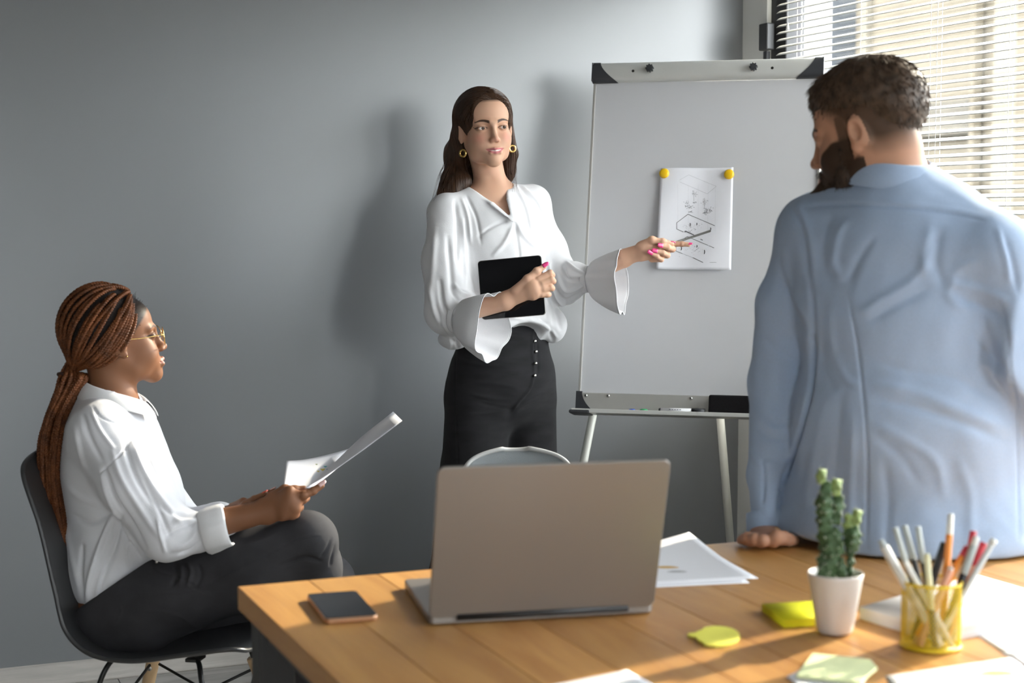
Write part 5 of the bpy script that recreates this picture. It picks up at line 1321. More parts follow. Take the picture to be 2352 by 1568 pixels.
    pony = [(172, 866, 3.472), (152, 908, 3.46), (129, 958, 3.45), (116, 1015, 3.445), (114, 1085, 3.45), (122, 1155, 3.455), (136, 1230, 3.46), (150, 1300, 3.465), (163, 1350, 3.47)]
    for bi, (a, fy, layer) in enumerate(starts):
        d0 = np.array([math.cos(a) * math.sqrt(1 - fy * fy), fy, math.sin(a) * math.sqrt(1 - fy * fy)])
        if a < math.radians(30) and layer == 0: d0[2] += .18
        if a > math.radians(150) and layer == 0: d0[2] += .18
        d0 /= np.linalg.norm(d0); om = math.acos(np.clip(d0 @ gdir, -1, 1)); pts = []
        ox0, oy0 = rg.uniform(-1, 1), rg.uniform(-1, 1)
        lift = rg.uniform(.0, .05) + (.02 if layer == 0 else .05)
        for tt in np.linspace(0, 1, 16):
            d = (math.sin((1 - tt) * om) * d0 + math.sin(tt * om) * gdir) / math.sin(om)
            # droop: the side braids sag before they meet at the nape
            d = d + np.array([0, 0, -1]) * (.34 if fy > 0 else .18) * math.sin(PI * tt) * (1 if d0[0] > 0 else .6); d /= np.linalg.norm(d)
            rr_s = 1.0 + lift * math.sin(PI * min(1, tt * 1.3)) ** .5 if tt < .77 else 1.0 + lift * math.sin(PI * min(1, tt * 1.3)) ** .5
            q = cen + d * rad * (1.015 + lift * math.sin(PI * tt) ** .6)
            w_ = np.clip((tt - .70) / .30, 0, 1) ** 1.5; q = q * (1 - w_) + (gl_ + np.array([oy0 * .018, 0, -ox0 * .026])) * w_
            pts.append(HO + HM @ (q * HS))
        oa, orr = rg.uniform(0, 2 * PI), math.sqrt(rg.uniform(0, 1))
        ox, oy = ox0, oy0; nL = len(pony) - rg.choice([0, 0, 0, 1, 2])
        for i_, (px, py, d) in enumerate(pony):
            if i_ >= nL: break
            sp = [.038, .031, .026, .027, .026, .027, .022, .016, .010][i_]
            wb = (.010 if i_ else .003)
            pts.append(P(px, py, d) + RT * (ox * sp * .80) + FW * (oy * sp * .9) + RT * math.sin(i_ * 1.7 + bi) * .002)
        pts = spline(pts[:15] + pts[16:], 90)
        Vb_, Qb_, Tb_ = braid_data(pts, .0058 if layer < 2 else .0052, .0175)
        link('braid', raw_mesh('braid', Vb_, Qb_, Tb_, mat=Mbr), ho)
    ho['kind_note'] = 0; del ho['kind_note']
    rr, _, uu = frame3(P(140, 900, 3.46) - P(158, 850, 3.475), FW); q = np.linspace(0, 2 * PI, 24)
    c = P(156, 866, 3.470)
    bnd = att(tube_obj('hair_tie', [c + (np.cos(a) * rr + np.sin(a) * uu) * .0215 for a in q], .0036, mat('brown_hair_tie', (.05, .02, .012), rough=.8), sides=8, cap=False))
    att(lathe('hair_bead', [(0, .0035), (.0025, .0025), (.0035, 0), (.0025, -.0025), (0, -.0035)], MAT['gold'], seg=12, loc=Vector(c - FW * .018 - RT * .002 + UP * .0)))
    # ---- papers in the hand
    Mp2 = mat('paper_sheet', (.62, .63, .68), rough=.7, spec=.2)
    def sheet(name, rows, label, prints=None):
        rows = [spline(r, 16) for r in rows]; G = np.stack([spline([rows[j][i] for j in range(len(rows))], 14) for i in range(16)], 0)
        o = tag(grid_mesh(name, G, Mp2, thick=.0004), label, 'paper'); return o
    sA = sheet('paper_sheet', [[P(650, 1119, 3.372), P(672, 1120, 3.376), P(700, 1121, 3.38), P(718, 1120, 3.385)], [P(653, 1090, 3.44), P(690, 1090, 3.46), P(735, 1082, 3.50), P(780, 1070, 3.54)], [P(657, 1058, 3.50), P(700, 1055, 3.53), P(760, 1042, 3.58), P(812, 1027, 3.62)]],
          'curled white printed sheet held behind a narrower tilted one')
    sB = sheet('paper_sheet', [[P(700, 1121, 3.370), P(750, 1092, 3.40), P(840, 1029, 3.47), P(924, 966, 3.54)], [P(706, 1116, 3.44), P(758, 1076, 3.48), P(830, 1012, 3.56), P(912, 954, 3.64)], [P(712, 1110, 3.50), P(766, 1064, 3.55), P(830, 1003, 3.62), P(903, 945, 3.72)]],
          'white sheet tilted steeply in the seated person\'s hand')
    for (px, py, r_, c_) in [(a_, b_, c__ * .55, d_) for a_, b_, c__, d_ in ((741, 1078, .006, (.62, .50, .12)), (731, 1082, .0035, (.62, .50, .12)), (747, 1071, .0045, (.12, .34, .36)), (727, 1066, .0030, (.45, .50, .30)), (752, 1078, .0030, (.15, .30, .45)))]:
        d = surf_at(np.array([v.co[:] for v in sA.data.vertices]), px, py, 6) - .0012; c = P(px, py, d)
        V_ = [c + (math.cos(a) * RT * 1.5 + math.sin(a) * UP * .7) * r_ * (1 + .3 * math.sin(3 * a)) for a in np.linspace(0, 2 * PI, 13)[:-1]]
        tri = [(0, i, i + 1) for i in range(1, 11)]; o = link('print_mark', raw_mesh('print_mark', V_, tris=tri, mat=mat('print_ink', c_, rough=.8)), sA)
    c4_ = [P(659, 1068, 3.455), P(665, 1067, 3.455), P(676, 1112, 3.375), P(664, 1080, 3.42)]
if 'seated' not in SKIP: build_seated()

# ------------------------------------------------------------------ the person on the table, back to the camera
def build_man():
    t = thing('person', 'bearded person in light blue shirt sitting on the table edge with back turned', 'person', (*P(2080, 1100, 2.85)[:2], 0))
    def att(o): o.parent = t; o.matrix_parent_inverse = Matrix.Translation(-Vector(t.location)); return o
    ps = math.radians(60); fl_ = -RT * math.sin(ps) + _F0 * math.cos(ps); pit = math.radians(13)
    fw = fl_ * math.cos(pit) - _Z * math.sin(pit); up = _Z * math.cos(pit) + fl_ * math.sin(pit) + RT * .04
    Rr, Ff, Uu = frame3(fw, up); HM = np.stack([Rr, Ff, Uu], 1); HS = np.array([.97, .97, .93])
    HO = P(1966, 303, 2.70) - HM @ (np.array([-.073, -.006, -.006]) * HS)
    hl = lambda x, y, z: HO + HM @ (np.array([x, y, z]) * HS)
    ty = math.radians(14); tf = _F0 * math.cos(ty) + RT * math.sin(ty); TR, TF, TU = frame3(tf, _Z); TM = np.stack([TR, TF, TU], 1)
    body = Field()
    body.u(local(head_field(male=True, nose=1.15, jaw=1.12), HO, HM, HS), .001)
    body.u(cap(hl(0, -.035, -.045), P(2035, 440, 2.76), .058, .066), .03)
    body.u(ecap(P(1870, 520, 2.82), P(2270, 560, 2.70), .055, .055, TF, 1.0), .05)
    body.u(ell(P(2075, 660, 2.78), (.165, .10, .20), TM), .05)
    body.u(ecap(P(2085, 820, 2.79), P(2085, 1150, 2.82), .10, .12, TR, 1.3), .05)
    body.u(cap(P(1848, 540, 2.86), P(1788, 860, 2.905), .034, .024), .02); body.u(cap(P(1788, 860, 2.905), P(1760, 1185, 2.85), .022, .020), .02)
    body.u(cap(P(2300, 590, 2.70), P(2385, 850, 2.66), .040, .034), .02); body.u(cap(P(2385, 850, 2.66), P(2420, 1080, 2.80), .033, .026), .02)
    # hand flat on the table edge
    hz = ZT + .014
    def ph(px, py, z): return PZ(px, py, z)
    w0 = P(1766, 1219, 2.835)
    body.u(cap(P(1762, 1185, 2.845), w0, .023, .023), .01)
    body.u(ecap(w0, ph(1756, 1240, hz + .004), .016, .011, RT, 2.2), .010)
    tips = [(1702, 1240), (1718, 1245), (1745, 1248), (1780, 1247)]; kn = [(1728, 1233), (1743, 1236), (1758, 1237), (1773, 1236)]
    for (a, b), (c, d) in zip(kn, tips): finger_ops(body, [ph(a, b + 3, hz + .002), ph(a * .6 + c * .4, b * .6 + d * .4 - 1, hz + .006), ph(a * .3 + c * .7, b * .3 + d * .7, hz + .001), ph(c, d, hz - .004)], .0105, .0078, .004)
    finger_ops(body, [ph(1784, 1232, hz + .012), ph(1800, 1235, hz + .006), ph(1812, 1239, hz), ph(1824, 1241, hz - .003)], .0125, .0085, .005)
    base = (.50, .27, .175); hb = (.045, .026, .016)
    def colf(V):
        L = ((V - HO) @ HM) / HS; C = np.tile(np.array(base), (len(V), 1)); m = (np.abs(L[:, 0]) < .1) & (L[:, 2] > -.15) & (L[:, 2] < .2) & (np.abs(L[:, 1]) < .15)
        C[m] = face_paint(L[m], base, (.40, .15, .12), (.03, .018, .012), beard=(.045, .026, .016), browthick=1.7)
        l = L[m]; h = vnoise(l, 120, 4) * .004
        ear = (np.abs(l[:, 0]) > .0722) & (l[:, 1] > -.03) & (l[:, 1] < .012) & (l[:, 2] < .026) & (l[:, 2] > -.04)
        k = np.clip((l[:, 2] + .058 - (l[:, 1] + .03).clip(0) * 1.05 + h) / .040, 0, 1) * (l[:, 1] < .058 + l[:, 2] * .1) * (l[:, 2] > -.075)
        sb = np.clip((.012 - np.abs(l[:, 1] - .022)) / .004, 0, 1) * (np.abs(l[:, 0]) > .045) * (l[:, 2] < .03) * (l[:, 2] > -.05)
        k = np.maximum(k, sb * .9) * np.where(ear, 0, 1) * .92
        C[m] = C[m] * (1 - k[:, None]) + np.array((.060, .036, .022)) * k[:, None]
        return C
    fine = [([hl(0, 0, .12), hl(0, 0, -.12)], .13), ([ph(*q, hz) for q in tips] + [w0], .03)]
    att(link('body', skin_mesh(body, fine, around([P(1720, 1220, 2.8), P(2430, 450, 2.8), P(2000, 800, 2.6), P(1750, 800, 3.0)], .06), .008, .002, colf, MAT['skin_fair'])))
    for e in eye_objs(None, HO, HM, HS, look=(0, -.1), iris=(.08, .05, .03)): att(e)
    # hair: cropped sides painted on the skin, a fuller top with short strands, and a beard
    Mh = mat('dark_brown_hair', (.075, .046, .029), rough=.5, spec=.4, vary=.5, vscale=70)
    Mb = mat('dark_beard', (.045, .026, .016), rough=.7, vary=.4, vscale=80)
    hc = Field().u(ell((0, -.016, .060), (.0795, .101, .080)), .01).u(ell((0, .046, .088), (.050, .034, .028)), .02).u(ell((0, -.070, .035), (.060, .045, .060)), .03)
    hc.sub(ell((0, .115, -.02), (.075, .060, .095)), .01)
    for s in (-1, 1): hc.sub(ell((s * .088, .012, -.005), (.028, .075, .052)), .02)
    hc.sub(plane((0, -.05, -.022), (0, -.5, 1)), .012)
    hc.ops.append(('d', lambda p: (vnoise(p, 120, 31) * .0012).astype(np.float32), .002))
    HF = Field().u(local(hc, HO, HM, HS), .001); lo, hi = around([hl(0, 0, .14), hl(0, 0, -.05)], .13)
    V, Q = HF.mesh(lo, hi, .003); ho = att(link('hair', raw_mesh('hair', V, Q, mat=Mh)))
    rg = np.random.RandomState(21); N = vnormals(V, Q); L = ((V - HO) @ HM) / HS
    idx = rg.choice(len(V), 3200); cr = np.array([.005, -.055, .13]); st_ = []
    for i in idx:
        l = L[i]; d = l - cr; sw = np.cross(np.array([0, 0, 1.]), d); d = d * 1.0 + sw * .5; d /= np.linalg.norm(d) + 1e-9
        v = HM @ d; n_ = N[i]; v = v - n_ * (v @ n_) * .7; v = v / np.linalg.norm(v) + n_ * rg.uniform(.02, .22) + rg.normal(size=3) * .10; ln = rg.uniform(.008, .018) * (1.0 if l[2] > .10 else .45)
        st_.append([V[i] + v * ln * s - np.array([0, 0, .25 * ln * s * s]) for s in (0, .33, .66, 1)])
    V3, Q3 = strand_mesh(np.array(st_), .0008, .0003); so = link('hair_strands', raw_mesh('hair_strands', V3, Q3, mat=Mh), ho); so['kind'] = 'stuff'
    bf = Field(); j = 1.12
    for s in (-1, 1):
        bf.u(cap((s * .056, .032, -.030), (s * .044, .034, -.082), .006, .016), .02); bf.u(cap((s * .044, .034, -.080), (s * .008, .068, -.104), .018, .019), .02)
        bf.u(cap((s * .004, .092, -.056), (s * .026, .080, -.066), .0055, .0055), .008); bf.u(cap((s * .026, .078, -.066), (s * .026, .070, -.090), .008, .012), .012)
    bf.u(sph((0, .074, -.104), .022), .02); bf.ops.append(('d', lambda p: (vnoise(p, 260, 33) * .0015).astype(np.float32), .002))
    BF = Field().u(local(bf, HO, HM, HS), .001); lo, hi = around([hl(0, .05, -.02), hl(0, .05, -.12)], .09); V, Q = BF.mesh(lo, hi, .0028); bo_ = att(link('beard', raw_mesh('beard', V, Q, mat=Mb)))
    N = vnormals(V, Q); idx = rg.choice(len(V), 1800); st_ = []
    for i in idx:
        v = N[i] * .7 - Uu * .9 + rg.normal(size=3) * .25; v /= np.linalg.norm(v); ln = rg.uniform(.005, .011); st_.append([V[i] + v * ln * s for s in (0, .33, .66, 1)])
    V3, Q3 = strand_mesh(np.array(st_), .0006, .0002); so = link('beard_strands', raw_mesh('beard_strands', V3, Q3, mat=Mb), bo_); so['kind'] = 'stuff'
    # ---- shirt
    Ms = mat('light_blue_shirt', (.350, .445, .605), rough=.8, bump=.25, bscale=900, sheen=.1, spec=.2, vary=.03, vscale=300)
    S = Field()
    S.u(ecap(P(1878, 528, 2.83), P(2275, 578, 2.69), .068, .072, TF, 1.1), .01)
    S.u(cap(P(2044, 415, 2.76), P(2055, 540, 2.77), .066, .085), .08)
    S.u(ell(P(2072, 650, 2.78), (.190, .130, .20), TM), .05)
    S.u(ecap(P(2085, 760, 2.78), P(2085, 960, 2.79), .132, .136, TR, 1.28), .05)
    S.u(ecap(P(2085, 960, 2.79), P(2080, 1140, 2.83), .136, .150, TR, 1.42), .05)
    S.u(ell(P(2085, 1235, 2.84), (.255, .205, .10), TM), .06)
    S.u(ell(P(1862, 1150, 2.97), (.055, .07, .09), TM), .05)
    S.u(cap(P(1858, 545, 2.85), P(1802, 700, 2.87), .054, .048), .03); S.u(cap(P(1800, 700, 2.87), P(1785, 880, 2.90), .048, .050), .02); S.u(cap(P(1785, 880, 2.90), P(1758, 1090, 2.86), .050, .034), .02); S.u(cap(P(1758, 1090, 2.86), P(1764, 1180, 2.835), .034, .029), .01)
    S.u(cap(P(2300, 600, 2.69), P(2372, 830, 2.65), .060, .052), .03); S.u(cap(P(2372, 830, 2.65), P(2415, 1080, 2.80), .052, .040), .02)
    S.sub(cap(hl(0, -.04, -.06), P(2042, 405, 2.75), .060, .066), .006)
    S.inter(plane((0, 0, ZT + .004), (0, 0, -1)), .006)
    qa, qb = P(1778, 1200, 2.9), P(1990, 1268, 2.9); qn = np.cross(qb - qa, FW); qn /= np.linalg.norm(qn); qn = qn if qn[2] < 0 else -qn
    hemcut = plane(qa, qn); armk = plane(P(1786, 1100, 2.9), -RT); S.inter(lambda p: np.minimum(hemcut(p), -armk(p) * 1.0 * 0 + np.where(armk(p) > 0, -9, 9)).astype(np.float32), .004)
    st = []; add = lambda p, w, h: st.append((p, w * 1.3, h * .62) if w > 4.5 else (p, w, h))
    for p, w, h in (
        ([(1845, 478), (1900, 470), (2000, 472), (2100, 480), (2200, 494), (2262, 507)], 3.5, -.0035), ([(1845, 470), (1900, 462), (2000, 463), (2100, 470), (2200, 484), (2262, 497)], 5, .0022),
        ([(1815, 470), (1838, 520), (1850, 580), (1858, 650)], 5, -.006), ([(1830, 462), (1855, 520), (1868, 590), (1872, 650)], 7, .005), ([(1858, 640), (1866, 720), (1868, 800), (1864, 860)], 5, -.008),
        ([(1946, 672), (1968, 780), (1980, 887), (1990, 1000), (1992, 1100), (1990, 1260)], 3.5, -.0028), ([(1862, 770), (1864, 870), (1838, 985), (1802, 1100), (1786, 1190)], 4.4, -.022),
        ([(2295, 690), (2312, 760), (2320, 850), (2336, 960), (2340, 1240)], 3.5, -.004), ([(1930, 640), (1915, 600), (1925, 540), (1950, 500)], 8, .006), ([(1905, 650), (1890, 590), (1895, 530), (1910, 495)], 8, -.006), ([(1950, 650), (1975, 590), (2010, 540)], 8, -.005),
        ([(1975, 720), (2020, 690), (2100, 640), (2150, 560)], 9, .006), ([(1990, 740), (2060, 700), (2140, 660)], 8, -.004), ([(2140, 520), (2120, 580), (2130, 640)], 9, .005), ([(2160, 530), (2150, 600), (2170, 660)], 8, -.005),
        ([(2250, 600), (2200, 620), (2180, 680), (2230, 720)], 10, .005), ([(2180, 650), (2230, 660), (2290, 680), (2318, 700)], 9, .007), ([(2200, 680), (2250, 700), (2310, 730)], 8, -.006), ([(2270, 720), (2300, 800), (2322, 870)], 8, .006), ([(2250, 830), (2290, 860), (2325, 890)], 8, .006), ([(2230, 760), (2280, 820), (2315, 850)], 8, -.005),
        ([(2000, 880), (2100, 900), (2200, 940), (2330, 990)], 10, .006), ([(1995, 910), (2100, 935), (2220, 975), (2300, 1010)], 9, -.006), ([(2000, 970), (2080, 1010), (2150, 1060), (2170, 1150)], 10, .005), ([(2010, 1000), (2070, 1050), (2110, 1110)], 9, -.004),
        ([(2000, 820), (2080, 850), (2200, 870), (2300, 930)], 9, -.004), ([(1900, 700), (1915, 800), (1945, 870), (1985, 890)], 8, .004), ([(1880, 760), (1895, 850), (1920, 900)], 8, -.004), ([(1895, 900), (1880, 1000), (1860, 1100), (1850, 1180)], 9, .005), ([(1930, 900), (1925, 1000), (1915, 1120), (1905, 1200)], 9, -.005), ([(1960, 950), (1955, 1080), (1950, 1220)], 8, .005), ([(2030, 1050), (2040, 1150), (2035, 1260)], 9, -.004), ([(2200, 1050), (2230, 1150), (2225, 1270)], 10, .004),
        ([(1760, 520), (1752, 600), (1745, 700)], 8, .003), ([(1800, 560), (1810, 640), (1835, 700), (1858, 740)], 7, .006), ([(1800, 620), (1820, 700), (1850, 770)], 6, -.006), ([(1745, 760), (1780, 800), (1840, 830)], 7, -.004), ([(1740, 950), (1770, 985), (1820, 980)], 6, .005), ([(1735, 975), (1765, 1005), (1810, 1010)], 6, -.005), ([(1722, 1030), (1740, 1060), (1780, 1065)], 6, .004), ([(1752, 1050), (1756, 1100), (1752, 1160)], 3, -.004),
        ([(2305, 540), (2325, 600), (2340, 680)], 6, -.005), ([(2290, 520), (2310, 590), (2318, 650)], 6, .005)): add(p, w, h)
    lo, hi = around([P(1690, 1260, 2.8), P(2440, 380, 2.8), P(2000, 800, 2.55), P(2000, 800, 3.05), P(1710, 900, 3.02), P(1800, 1150, 3.15)], .03); lo[2] = ZT - .01
    V, Q = S.mesh(lo, hi, .0040); V = relax(V, Q, 2); N = vnormals(V, Q); V = V + N * (vnoise(V * A(1, 1, .6), 26, 25) * .0025 + vnoise(V, 70, 26) * .0007)[:, None]
    V = creases(V, Q, st); V[:, 2] = np.maximum(V[:, 2], ZT + .002)
    so = att(link('shirt', raw_mesh('shirt', V, Q, mat=Ms)))
    # cuff with its button
    c0, c1 = P(1762, 1174, 2.84), P(1768, 1234, 2.828); ax = (c1 - c0) / np.linalg.norm(c1 - c0); rr, _, uu = frame3(ax, FW)
    G = np.array([[c0 + ax * a + (np.cos(q) * rr * 1.12 + np.sin(q) * uu * .9) * r * (1 + .03 * math.sin(2 * q + 1)) for q in np.arange(44) / 44 * 2 * PI] for a, r in ((0, .027), (.002, .0325), (.015, .0335), (.036, .0345), (.046, .0340), (.047, .031), (.030, .029))])
    att(grid_mesh('cuff', G, Ms, None, thick=.0015, close_u=True))
    c = P(1783, 1218, 2.785); att(tube_obj('button', [c, c - FW * .002], [.0055, .0050], mat('horn_button', (.55, .36, .18), rough=.3), sides=14))
    # collar
    nc = P(2042, 410, 2.76); hn = hl(0, -.04, -.06) - nc; hn /= np.linalg.norm(hn); hn = hn * .5 + _Z * .5; hn /= np.linalg.norm(hn); cr_, _, _ = frame3(TF, hn); bf_ = np.cross(hn, cr_)
    if bf_ @ TF < 0: bf_ = -bf_
    rows = [[], [], [], [], []]
    for i in range(48):
        a = -PI * .90 + i / 47 * 2 * PI * .90; d = -bf_ * math.cos(a) + cr_ * math.sin(a); f = abs(a) / PI
        b0 = nc + d * .070 - hn * .012; tp = nc + d * .068 + hn * (.045 - .012 * f) + bf_ * .006; ou = nc + d * (.086 + .006 * f) + hn * (-.004 - .030 * f ** 2)
        for r_, q in zip(rows, (b0, (b0 + tp) / 2 + d * .001, tp, (tp + ou) / 2 + d * .006, ou)): r_.append(q)
    co = att(grid_mesh('collar', np.array(rows), Ms, None, thick=.003)); md = co.modifiers.new('s', 'SUBSURF'); md.levels = md.render_levels = 2
    # ---- trousers
    Mt = mat('navy_trousers', (.022, .026, .042), rough=.8, bump=.4, bscale=900)
    T_ = Field(); hip = np.array([*P(2090, 1200, 2.90)[:2], ZT + .085])
    T_.u(ell(hip, (.200, .150, .082), TM), .01)
    for s in (-1, 1):
        a = hip + TR * s * .09 + TF * .05; k = hip + TR * s * .13 + TF * .45 + A(0, 0, -.10); f = k + TF * .12 + A(0, 0, -.58)
        T_.u(cap(a, k, .082, .062), .04); T_.u(cap(k, f, .060, .048), .02)
    T_.inter(lambda p: np.maximum(-(p[..., 2] - (ZT + .002)), -9) * 1.0 if False else np.where(p[..., 1] < TY1 + .01, (ZT + .002) - p[..., 2], -1.0).astype(np.float32), .001)
    lo, hi = around([hip, hip + TF * .75 + A(0, 0, -.75)], .30); lo[2] = .03
    V, Q = T_.mesh(lo, hi, .007); att(link('trousers', raw_mesh('trousers', V, Q, mat=Mt)))
    for s in (-1, 1):
        f = hip + TR * s * .13 + TF * .57; f[2] = 0; Sh = Field(); Sh.u(ecap(f + A(0, 0, .045) - TF * .04, f + TF * .20 + A(0, 0, .032), .040, .030, TR, 1.15)); Sh.u(cap(f + A(0, 0, .05), f + A(0, 0, .14), .042, .042), .02); Sh.inter(plane(f + A(0, 0, .002), (0, 0, -1)), .004)
        V, Q = Sh.mesh(f - A(.2, .2, .02), f + A(.3, .3, .2), .006); att(link('shoe', raw_mesh('shoe', V, Q, mat=mat('dark_shoe', (.02, .018, .018), rough=.4))))
if 'man' not in SKIP: build_man()

# ------------------------------------------------------------------ things on the table
def slab(name, w, h, t, r, m, par=None, z=0, bev=.001, loc=None, rot=None):
    bm = bmesh.new(); vs = []
    for cx, cy, a0 in ((w / 2 - r, h / 2 - r, 0), (-w / 2 + r, h / 2 - r, 90), (-w / 2 + r, -h / 2 + r, 180), (w / 2 - r, -h / 2 + r, 270)):
        for k in range(7): q_ = math.radians(a0 + 15 * k); vs.append(bm.verts.new((cx + r * math.cos(q_), cy + r * math.sin(q_), z - t / 2)))
    f = bm.faces.new(vs); e = bmesh.ops.extrude_face_region(bm, geom=[f]); bmesh.ops.translate(bm, vec=(0, 0, t), verts=[g for g in e['geom'] if isinstance(g, bmesh.types.BMVert)]); bmesh.ops.recalc_face_normals(bm, faces=bm.faces[:])
    return bm_obj(name, bm, m, par, bevel=bev, loc=loc, rot=rot)
T2 = ZT + .0005
# laptop: base flat on the table, lid leaning back towards the camera
M_lap = mat('space_grey_metal', (.29, .266, .248), rough=.45, metal=.6, bump=.03, bscale=1500)
M_key = mat('black_keys', (.012, .012, .013), rough=.5); M_scr = mat('dark_screen', (.01, .01, .012), rough=.08)
hl_, hr_ = PZ(985, 1418, T2 + .012), PZ(1501, 1390, T2 + .012); ux = hr_ - hl_; LW = np.linalg.norm(ux); ux /= LW
ux[2] = 0; ux /= np.linalg.norm(ux); uy = np.cross(_Z, ux); LD = .238
lap = thing('laptop', 'open grey metal laptop with its lid towards the camera', 'laptop', ((hl_ + hr_) / 2) * np.array([1, 1, 0]) + np.array([0, 0, T2]), (0, 0, math.atan2(ux[1], ux[0])))
slab('base', LW, LD, .012, .010, M_lap, lap, bev=.002, loc=(0, LD / 2, .0075))
for sx in (-1, 1):
    for sy in (.02, LD - .02): slab('rubber_foot', .02, .008, .0016, .003, M_key, lap, bev=0, loc=(sx * (LW / 2 - .03), sy, .0008))
for r_ in range(6):
    n = 14; kw = (LW - .06) / n
    for c_ in range(n):
        if r_ == 5 and 3 < c_ < 8: continue
        me_k = bpy.data.meshes.get('key') or None
        if me_k is None:
            bmk = bmesh.new(); box(bmk, (0, 0, 0), (kw * .84, .0135, .0014)); me_k = bpy.data.meshes.new('key'); bmk.to_mesh(me_k); bmk.free(); me_k.materials.append(M_key)
        link('key', me_k, lap, (-LW / 2 + .03 + kw * (c_ + .5), .045 + r_ * .0165, .0142))
slab('space_bar', kw * 3.8, .0135, .0014, .002, M_key, lap, bev=0, loc=(-LW / 2 + .03 + kw * 6, .045 + 5 * .0165, .0142))
slab('trackpad', .13, .075, .0006, .004, M_lap, lap, bev=0, loc=(0, LD - .045, .0137))
tlp, trp = P(1010, 1086, 2.175), P(1543, 1066, 2.262)
upv = (tlp + trp) / 2 - (hl_ + hr_) / 2; LH = .236
lean = math.radians(18.5)

lid = link('lid', None, lap); bpy.data.objects.remove(lid)
lid = slab('lid', LW, LH, .0055, .011, M_lap, lap, bev=.0015)
lid.matrix_local = Matrix.Translation((0, -.002, .012)) @ Matrix.Rotation(PI / 2 + lean, 4, 'X') @ Matrix.Translation((0, LH / 2, 0))
lid.matrix_local = Matrix.Translation((0, 0, .012)) @ Matrix.Rotation(lean, 4, 'X') @ Matrix.Rotation(PI / 2, 4, 'X') @ Matrix.Translation((0, LH / 2, 0))
scr = slab('screen', LW - .008, LH - .012, .0008, .008, M_scr, lid, bev=0, loc=(0, 0, -.0030))
tube_obj('hinge', [(-LW * .38, -.001, .011), (LW * .38, -.001, .011)], .0055, M_key, lap, sides=12)

# phone
q = [PZ(x, y, T2 + .008) for x, y in ((707, 1362), (815, 1358), (873, 1410), (744, 1424))]
pc_ = sum(q) / 4; pyv = (q[0] + q[1]) / 2 - (q[3] + q[2]) / 2; pl_, pw_ = np.linalg.norm(pyv), (np.linalg.norm(q[1] - q[0]) + np.linalg.norm(q[2] - q[3])) / 2
ph_ = thing('phone', 'black-faced smartphone with a copper edge lying on the table', 'phone', (pc_[0], pc_[1], T2), (0, 0, math.atan2(pyv[1], pyv[0]) - PI / 2))
slab('casing', pw_, pl_, .0078, .009, mat('copper_case', (.62, .36, .22), rough=.3, metal=.7), ph_, bev=.0025, loc=(0, 0, .0042))
slab('screen', pw_ - .003, pl_ - .003, .0008, .008, mat('phone_glass', (.012, .013, .016), rough=.22), ph_, bev=0, loc=(0, 0, .0084))
tube_obj('camera_bump', [(pw_ * .28, -pl_ * .5 + .004, .0045), (pw_ * .36, -pl_ * .5 + .004, .0045)], .0016, M_zinc, ph_, sides=8)

# papers
def flat_paper(pts, label, z=T2, lift=None, grp=None, n=14, name='paper_sheet'):
    c = [PZ(x, y, z + .0003) for x, y in pts]; G = np.zeros((n, n, 3))
    for i, v in enumerate(np.linspace(0, 1, n)):
        for j, u in enumerate(np.linspace(0, 1, n)):
            G[i, j] = (1 - v) * ((1 - u) * c[0] + u * c[1]) + v * ((1 - u) * c[3] + u * c[2]); G[i, j, 2] += (lift(u, v) if lift else 0)
    return tag(grid_mesh(name, G, M_paper, thick=.0003), label, 'paper', grp)
M_yp = mat('ochre_print', (.62, .40, .16), rough=.8); M_gp = mat('grey_print', (.45, .45, .47), rough=.8)
def blots(par, cs):
    for px, py, rx, ry, m, z in cs:
        c = PZ(px, py, z); V_ = [PZ(px + rx * math.cos(a) * (1 + .2 * math.sin(3 * a)), py + ry * math.sin(a), z) for a in np.linspace(0, 2 * PI, 15)[:-1]]
        link('print_mark', raw_mesh('print_mark', V_, tris=[(0, i, i + 1) for i in range(1, 13)], mat=m), par)
p0 = flat_paper([(1420, 1256), (1598, 1246), (1722, 1338), (1440, 1352)], 'lower of two white sheets just past the laptop\'s lid')
p1 = flat_paper([(1400, 1262), (1583, 1237), (1742, 1328), (1436, 1344)], 'upper white sheet with ochre print, half hidden by the laptop lid', z=T2 + .0012, lift=lambda u, v: .010 * max(0, u - .4) * max(0, .5 - v) * 4)
blots(p1, [(1530, 1302, 28, 3, M_yp, T2 + .0022), (1555, 1312, 22, 2.5, M_gp, T2 + .0022)])
p2 = flat_paper([(2215, 1440), (2420, 1400), (2560, 1500), (2352, 1530)], 'white sheet lying in front of the thick pad, past the yellow cup')
blots(p2, [(2318, 1448, 8, 3, M_gp, T2 + .001), (2335, 1500, 30, 3, M_gp, T2 + .001)])
p3 = flat_paper([(2034, 1552), (2330, 1508), (2440, 1640), (2100, 1680)], 'white sheet at the table\'s near edge in front of the yellow cup')
blots(p3, [(2290, 1545, 40, 6, M_yp, T2 + .001)])
p4 = flat_paper([(1440, 1538), (1500, 1572), (1480, 1640), (1130, 1600)], 'white sheet whose corner shows at the frame bottom before the laptop')
